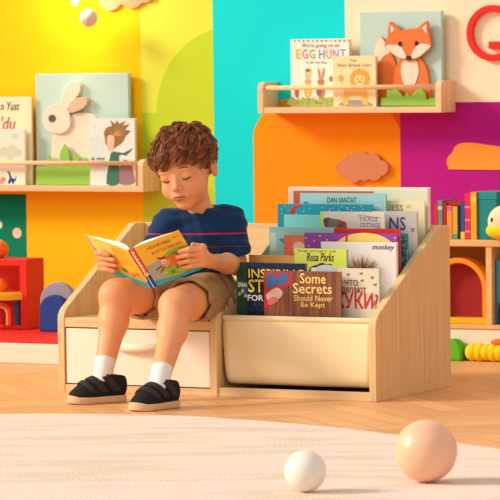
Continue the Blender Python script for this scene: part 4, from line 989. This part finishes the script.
lo, hi = bb([pelv-.09, ankL-.03, ankR-.03, kneL, kneR, wrL, wrR, neckB+A_((0, 0, .02)), shR, elR], .06)
V, F = nets(body_f, lo, hi, .0032); parts.append((V, F))
c = np.tile(SKIN, (len(V), 1)); red = A_(lin((226, 128, 90))[:3])
for kp, r in ((kneL, .05), (kneR, .05), (elL, .035), (elR, .035)):
    t = np.clip(1-np.linalg.norm(V-kp, axis=1)/(r*1.3), 0, 1)*.55; c = mixc(c, red, t)
cols.append(c)
for H_, el, wr in ((handL, elL, wrL), (handR, elR, wrR)):
    pts = [p for x in H_ for p in (x[1], x[2])]+[wr+(el-wr)*.3]
    lo, hi = bb(pts, .024); V, F = nets(hand_f(H_, el, wr), lo, hi, .0013); parts.append((V, F))
    c = np.tile(SKIN, (len(V), 1)); tips_ = [x[2] for x in H_ if x[0] == 'f'][1::2]
    dd = np.min([np.linalg.norm(V-p, axis=1) for p in tips_], axis=0); c = mixc(c, red, np.clip(1-dd/.012, 0, 1)*.5); cols.append(c)
lo, hi = bb([fromH((a, b, d_)) for a in (-.085, .085) for b in (-.10, .10) for d_ in (-.09, .105)]+[neckB], .012)
lo[2] = neckB[2]-.055
V, F = nets(head_world, lo, hi, .0017); parts.append((V, F))
q = np.stack(toH(V.T)).T; c = np.tile(SKIN, (len(V), 1)); blush = A_(lin((232, 132, 108))[:3]); lipc = A_(lin((206, 98, 88))[:3]); dark = A_(lin((150, 92, 70))[:3])
for s in (-1, 1): c = mixc(c, blush, np.clip(1-np.linalg.norm((q-A_((s*.038, .062, -.026)))/A_((.024, .03, .018)), axis=1), 0, 1)*.55)
c = mixc(c, blush, np.clip(1-np.linalg.norm((q-A_((0, .092, -.020)))/A_((.014, .014, .012)), axis=1), 0, 1)*.5)
c = mixc(c, red, np.clip((np.abs(q[:, 0])-.066)/.008, 0, 1)*(q[:, 2] < .03)*.6)
lp = np.maximum(1-((q[:, 0]/.0185)**2+((q[:, 2]+.0463)/.0080)**2), 0)*(q[:, 1] > .068); c = mixc(c, lipc, np.clip(lp*3, 0, 1)*.85)
gv = np.exp(-((q[:, 2]+.0463)/.0011)**2)*(np.abs(q[:, 0]) < .0175)*(q[:, 1] > .07); c = mixc(c, dark, gv*.8)
cols.append(c)
PB = (pelv[0], pelv[1], .19)
skin = attr_mat('child skin', .48, .35, .12)
person = mesh_np('person', parts, [skin], None, PB, np.concatenate(cols)); person.location = PB
tag(person, 'boy in a navy t-shirt and khaki shorts sitting on the bench reading a picture book', 'person')
# lashes and brows
def face_pt(x, z, off=0):
    ys = np.linspace(.03, .11, 321); d = head_local([np.full(321, x), ys, np.full(321, z)]); i = np.where(d < 0)[0][-1] if (d < 0).any() else 0
    return fromH((x, ys[i]+off, z))
lash = mat('lash brown', (78, 44, 30), .7); brow = mat('brow brown', (158, 98, 62), .9)
for s in (-1, 1):
    m = MB(); P = []
    for i in range(13):
        t = i/12*2-1; P.append(face_pt(s*.029+t*.0125, -.0005-.0038*(1-t*t)+.001*t*s, .0002)-A_(PB))
    m.tube(P, [.0005+.0012*math.sin(PI*min(1, (i+1)/13)) for i in range(13)], lash, 6)
    for i in range(2, 12, 1):
        b_ = P[i]; m.tube([b_, b_+(YH*.0035-ZH*.0022), b_+(YH*.0055-ZH*.0022)], [.0004, .0003, .0001], lash, 4)
    m.build('eyelash', person)
    m = MB()
    for k in range(5):
        P = []
        for i in range(11):
            t = i/10*2-1; P.append(face_pt(s*(.030+t*.0150), .0235+.0040*(1-t*t)-.001*t+(k-2)*.0009*(1-abs(t)*.5), -.0001)-A_(PB))
        m.tube(P, [.0002+.00045*math.sin(PI*min(1, (i+1)/11)) for i in range(11)], brow, 5)
    m.build('eyebrow', person)
# ---------------------------------------------------------------- hair
def hair():
    cen = A_((0, -.013, .030)); rad = A_((.070, .085, .070))
    ypts = [-.10, -.06, -.03, -.012, .012, .030, .055, .095]; zpts = [-.052, -.048, -.026, -.004, .002, .024, .053, .060]
    def zl(y): return np.interp(y, ypts, zpts)
    def f(P):
        q = toH(P); n = .0022*np.sin(q[0]*210+q[1]*90)*np.sin(q[1]*190+q[2]*120)+.0018*np.sin(q[2]*330+q[0]*140)
        d = s_ell(q, cen, rad+A_((.0065, .007, .008)))+n
        return smax(d, (zl(q[1])+.002-q[2]), .006)*HS
    lo, hi = bb([fromH((a, b, d_)) for a in (-.09, .09) for b in (-.11, .10) for d_ in (-.06, .12)], .005)
    V, F = nets(f, lo, hi, .0025); hc = A_(lin((84, 44, 24))[:3])
    Vs, Fs, Cs = [V], [F], [np.tile(hc, (len(V), 1))]; off = len(V)
    rg = np.random.default_rng(11); crown = nrm((.12, -.45, .88)); nseg = 9; ns = 4; made = 0
    tv = []; tf = []; tc_ = []
    while made < 1150:
        u = nrm(rg.normal(size=3)); p = cen+u*rad
        if p[2] < zl(p[1])+.003: continue
        made += 1
        flow = u-crown*(u@crown); flow = nrm(flow-(flow@u)*u+1e-6)
        top = max(0, u[2])
        sweep = nrm(A_((-.55, .85, 0))-u*(A_((-.55, .85, 0))@u)+1e-6)
        w_ = np.clip(u[1]*1.2+.35, 0, 1)*.75
        tdir = nrm(flow*(1-w_)+sweep*w_+rg.normal(size=3)*.30); tdir = nrm(tdir-(tdir@u)*u)
        L = rg.uniform(.030, .048)*(1.1 if u[1] > .2 else .72)*(1.0 if u[2] > 0 else .6)
        ph = rg.uniform(0, 6.28); fr = rg.uniform(.7, 1.5); am = rg.uniform(.0022, .0066); lift = rg.uniform(.005, .0145)*(.55+.65*top)
        if u[2] < .15: lift *= .55
        elif rg.random() < .10: lift += .006; L *= 1.15
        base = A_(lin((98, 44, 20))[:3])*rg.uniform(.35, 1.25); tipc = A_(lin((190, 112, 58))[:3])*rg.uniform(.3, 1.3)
        side = np.cross(u, tdir)
        for k in range(7):
            jo = side*rg.normal()*.0022+tdir*rg.normal()*.0022; dl = rg.normal()*.0015; dph = rg.normal()*.25; pts = []
            for i in range(nseg):
                s = i/(nseg-1); g = p+jo+tdir*L*s; uu = nrm((g-cen)/rad)
                hgt = .004+(lift+dl)*math.sin(PI*min(1, .12+s*.80))+am*.6*math.cos(ph+dph+fr*6.28*s)*s
                g = cen+uu*(rad+hgt)+side*am*math.sin(ph+dph+fr*6.28*s)*s**.7
                pts.append(fromH(g))
            pts = np.array(pts); T_ = np.gradient(pts, axis=0); T_ /= np.linalg.norm(T_, axis=1)[:, None]
            N1 = np.cross(T_, HO-pts+A_((0, 0, .001))); N1 /= np.linalg.norm(N1, axis=1)[:, None]; N2 = np.cross(T_, N1)
            rr = .00125*np.array([1-.75*(i/(nseg-1))**2 for i in range(nseg)])
            ring = [pts+rr[:, None]*(math.cos(2*PI*j/ns)*N1+math.sin(2*PI*j/ns)*N2) for j in range(ns)]
            v = np.stack(ring, 1).reshape(-1, 3); b0 = off+len(tv)*nseg*ns; tv.append(v)
            i_ = np.arange(nseg-1)[:, None]*ns+np.arange(ns)[None, :]; j_ = np.arange(nseg-1)[:, None]*ns+(np.arange(ns)+1)[None, :] % ns
            tf.append(np.stack([i_, j_, j_+ns, i_+ns], -1).reshape(-1, 4)+b0)
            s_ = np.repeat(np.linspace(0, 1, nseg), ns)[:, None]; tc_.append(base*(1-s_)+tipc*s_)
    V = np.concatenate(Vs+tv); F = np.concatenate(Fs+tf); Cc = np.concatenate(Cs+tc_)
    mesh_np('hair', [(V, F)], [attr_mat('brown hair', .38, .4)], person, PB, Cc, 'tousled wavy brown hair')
hair()
# ---------------------------------------------------------------- clothes
def folds(P, a=.0022):
    return a*np.sin(P[2]*95+P[0]*60+3*np.sin(P[0]*30+P[1]*22))*np.sin(P[0]*48-P[2]*38+P[1]*40)+a*.6*np.sin(P[2]*190+P[1]*70+2*np.sin(P[0]*45))
hemR = shR+(elR-shR)*.80; hemL = shL+(elL-shL)*.80
def shirt_f(P):
    d = None
    for c_, r_ in ((belly+A_((0, -.004, -.012)), (.086, .076, .072)), (belly, (.084, .072, .072)), (chest, (.086, .067, .078))):
        e = s_ell(P, c_, r_); d = e if d is None else smin(d, e, .035)
    d = smin(d, s_cone(P, shL, shR, .042, .042), .03)
    d = smin(d, s_cone(P, neckB+A_((0, .004, -.014)), neckB+A_((0, .01, -.05)), .044, .062), .02)
    for s, e, hm in ((shL, elL, hemL), (shR, elR, hemR)):
        ax = nrm(e-s); a_ = s_cone(P, s, hm+ax*.03, .041, .0405); a_ = smax(a_, s_plane(P, hm, ax), .004); d = smin(d, a_, .018)
    d = d+folds(P)
    # neck opening
    nd = nrm(fromH((0, -.02, -.045))-neckB); d = smax(d, -s_cone(P, neckB-nd*.012, neckB+nd*.08, .0355, .041), .004)
    return d
lo, hi = bb([belly-A_((.1, .09, .09)), chest+A_((.1, .08, .1)), shL, shR, hemL, hemR, neckB], .05)
V, F = nets(shirt_f, lo, hi, .0028)
sm = mat('navy jersey', (20, 52, 92), .85, .25, 420, spec=.15, sheen=.15)
def shirt_material():
    nt = sm.node_tree; b = nt.nodes['Principled BSDF']; tc = nt.nodes.new('ShaderNodeTexCoord'); sp = nt.nodes.new('ShaderNodeSeparateXYZ'); nt.links.new(tc.outputs['Object'], sp.inputs[0])
    cur = None
    def band(z0, z1, rgb, prev):
        a = nt.nodes.new('ShaderNodeMath'); a.operation = 'GREATER_THAN'; a.inputs[1].default_value = z0; nt.links.new(sp.outputs[2], a.inputs[0])
        c_ = nt.nodes.new('ShaderNodeMath'); c_.operation = 'LESS_THAN'; c_.inputs[1].default_value = z1; nt.links.new(sp.outputs[2], c_.inputs[0])
        m_ = nt.nodes.new('ShaderNodeMath'); m_.operation = 'MULTIPLY'; nt.links.new(a.outputs[0], m_.inputs[0]); nt.links.new(c_.outputs[0], m_.inputs[1])
        x = nt.nodes.new('ShaderNodeMix'); x.data_type = 'RGBA'; nt.links.new(m_.outputs[0], x.inputs[0])
        if prev is None: x.inputs[6].default_value = lin((20, 52, 92))
        else: nt.links.new(prev, x.inputs[6])
        x.inputs[7].default_value = lin(rgb); return x.outputs[2]
    zz = J(200, 234, .04)[2]-PB[2]
    cur = band(zz-.0018, zz+.0018, (196, 46, 96), None); cur = band(zz-.034, zz-.0318, (130, 40, 66), cur)
    cur = band(zz-.018, zz-.0168, (24, 70, 120), cur)
    nt.links.new(cur, b.inputs['Base Color'])
shirt_material()
mesh_np('t_shirt', [(V, F)], [sm], person, PB)
def shorts_f(P):
    d = smin(s_ell(P, pelv+A_((0, 0, -.004)), (.094, .076, .066)), s_cone(P, hipL, hipR, .062, .062), .03)
    for h, kn, t in ((hipL, kneL, .66), (hipR, kneR, .66)):
        ax = nrm(kn-h); hm = h+(kn-h)*t
        a_ = s_cone(P, h, hm+ax*.03, .064, .0600); 
        cuff = np.maximum(np.abs(s_plane(P, hm-ax*.010, ax))-.010, s_cone(P, h, hm+ax*.03, .0655, .0620))
        a_ = smin(a_, cuff, .002); a_ = smax(a_, s_plane(P, hm, ax), .003)
        a_ = smax(a_, -s_cone(P, hm-ax*.012, kn, .054, .053), .003)
        d = smin(d, a_, .012)
    d = d+folds([P[1], P[0], P[2]], .0022)
    return smax(d, .1925-P[2]+0*P[0], .006)
lo, hi = bb([pelv-A_((.1, .09, .07)), pelv+A_((.1, .08, .07)), hipL+(kneL-hipL)*.7, hipR+(kneR-hipR)*.7], .07)
V, F = nets(shorts_f, lo, hi, .0028)
mesh_np('shorts', [(V, F)], [mat('khaki cotton', (172, 138, 94), .85, .35, 380, spec=.15)], person, PB)
sockm = mat('white sock knit', (246, 240, 234), .9, .3, 500, spec=.1)
for an, kn in ((ankL, kneL), (ankR, kneR)):
    ax = nrm(kn-an); top = an+ax*.050
    def sock_f(P, an=an, ax=ax, top=top):
        tt = s_plane(P, an, ax); d = s_cone(P, an-ax*.012, top+ax*.02, .0238, .0265)+.0007*np.sin(tt*2*PI/.0062)
        return smax(d, s_plane(P, top, ax), .003)
    lo, hi = bb([an-ax*.02, top+ax*.01], .04); V, F = nets(sock_f, lo, hi, .0018); mesh_np('sock', [(V, F)], [sockm], person, PB)
def shoe(an, fwd):
    fwd = nrm(A_((fwd[0], fwd[1], 0))); side = np.cross(fwd, UPV); O = A_((an[0], an[1], .0004))-fwd*.002; M3 = np.stack([side, fwd, UPV])
    def out2(P):
        z = [P[0], P[1], 0*P[2]]
        return smin(s_cone(z, (0, -.032, 0), (.002, .046, 0), .0275, .0330), s_ell(z, (.003, .064, 0), (.031, .030, .03)), .015)
    def sole_f(P): return smax(smax(out2(P)-.0015, P[2]-.0175-np.maximum(P[1]-.075, 0)*.3, .006), -P[2]+np.maximum(P[1]-.068, 0)**2*3.5, .004)
    def up_f(P):
        d = s_cone(P, (0, -.034, .030), (.002, .046, .020), .0265, .0285)
        d = smin(d, s_ell(P, (.003, .060, .017), (.030, .032, .0235)), .015)
        d = smin(d, s_cone(P, (0, -.012, .052), (0, .035, .034), .0285, .0255), .02); d = smin(d, s_ell(P, (0, -.040, .048), (.024, .022, .026)), .012)
        return d
    def upper_f(P):
        d = smax(up_f(P), .012-P[2], .002)
        cut = s_plane(P, (0, -.02, .070), (0, -.15, 1)); d = smax(d, cut, .004)
        return d
    def strap_f(a0, a1):
        def f(P):
            a_ = P[1]*.80-P[2]*.60; d = up_f(P)-.0032
            d = smax(d, np.abs(a_-(a0+a1)/2)-(a1-a0)/2, .002); d = np.maximum(d, .028-P[2]); d = smax(d, s_plane(P, (0, -.02, .073), (0, -.15, 1)), .002)
            return smax(d, -up_f(P)-.0005, .0005)
        return f
    lo_, hi_ = A_((-.045, -.075, -.004)), A_((.045, .125, .10))
    root = None
    blk = mat('black shoe canvas', (34, 32, 34), .8, .4, 420, spec=.2)
    def put(nm, f, m, par, h=.0019, lab=None):
        V, F = nets(f, lo_, hi_, h); W_ = O+V@M3
        if np.linalg.det(M3) < 0: F = F[:, ::-1]
        return mesh_np(nm, [(W_, F)], [m], par, PB, None, lab)
    root = put('shoe', upper_f, blk, person)
    put('sole', sole_f, mat('gum sole', (226, 188, 146), .7), root, .0017, 'pale tan rubber sole')
    for a0, a1 in ((-.046, -.026), (-.018, .000), (.008, .022)): put('strap', strap_f(a0, a1), mat('black strap', (46, 43, 45), .7, .4, 500), root, .0016)
shoe(ankL, (-.080, -.118)); shoe(ankR, (-.030, -.145))
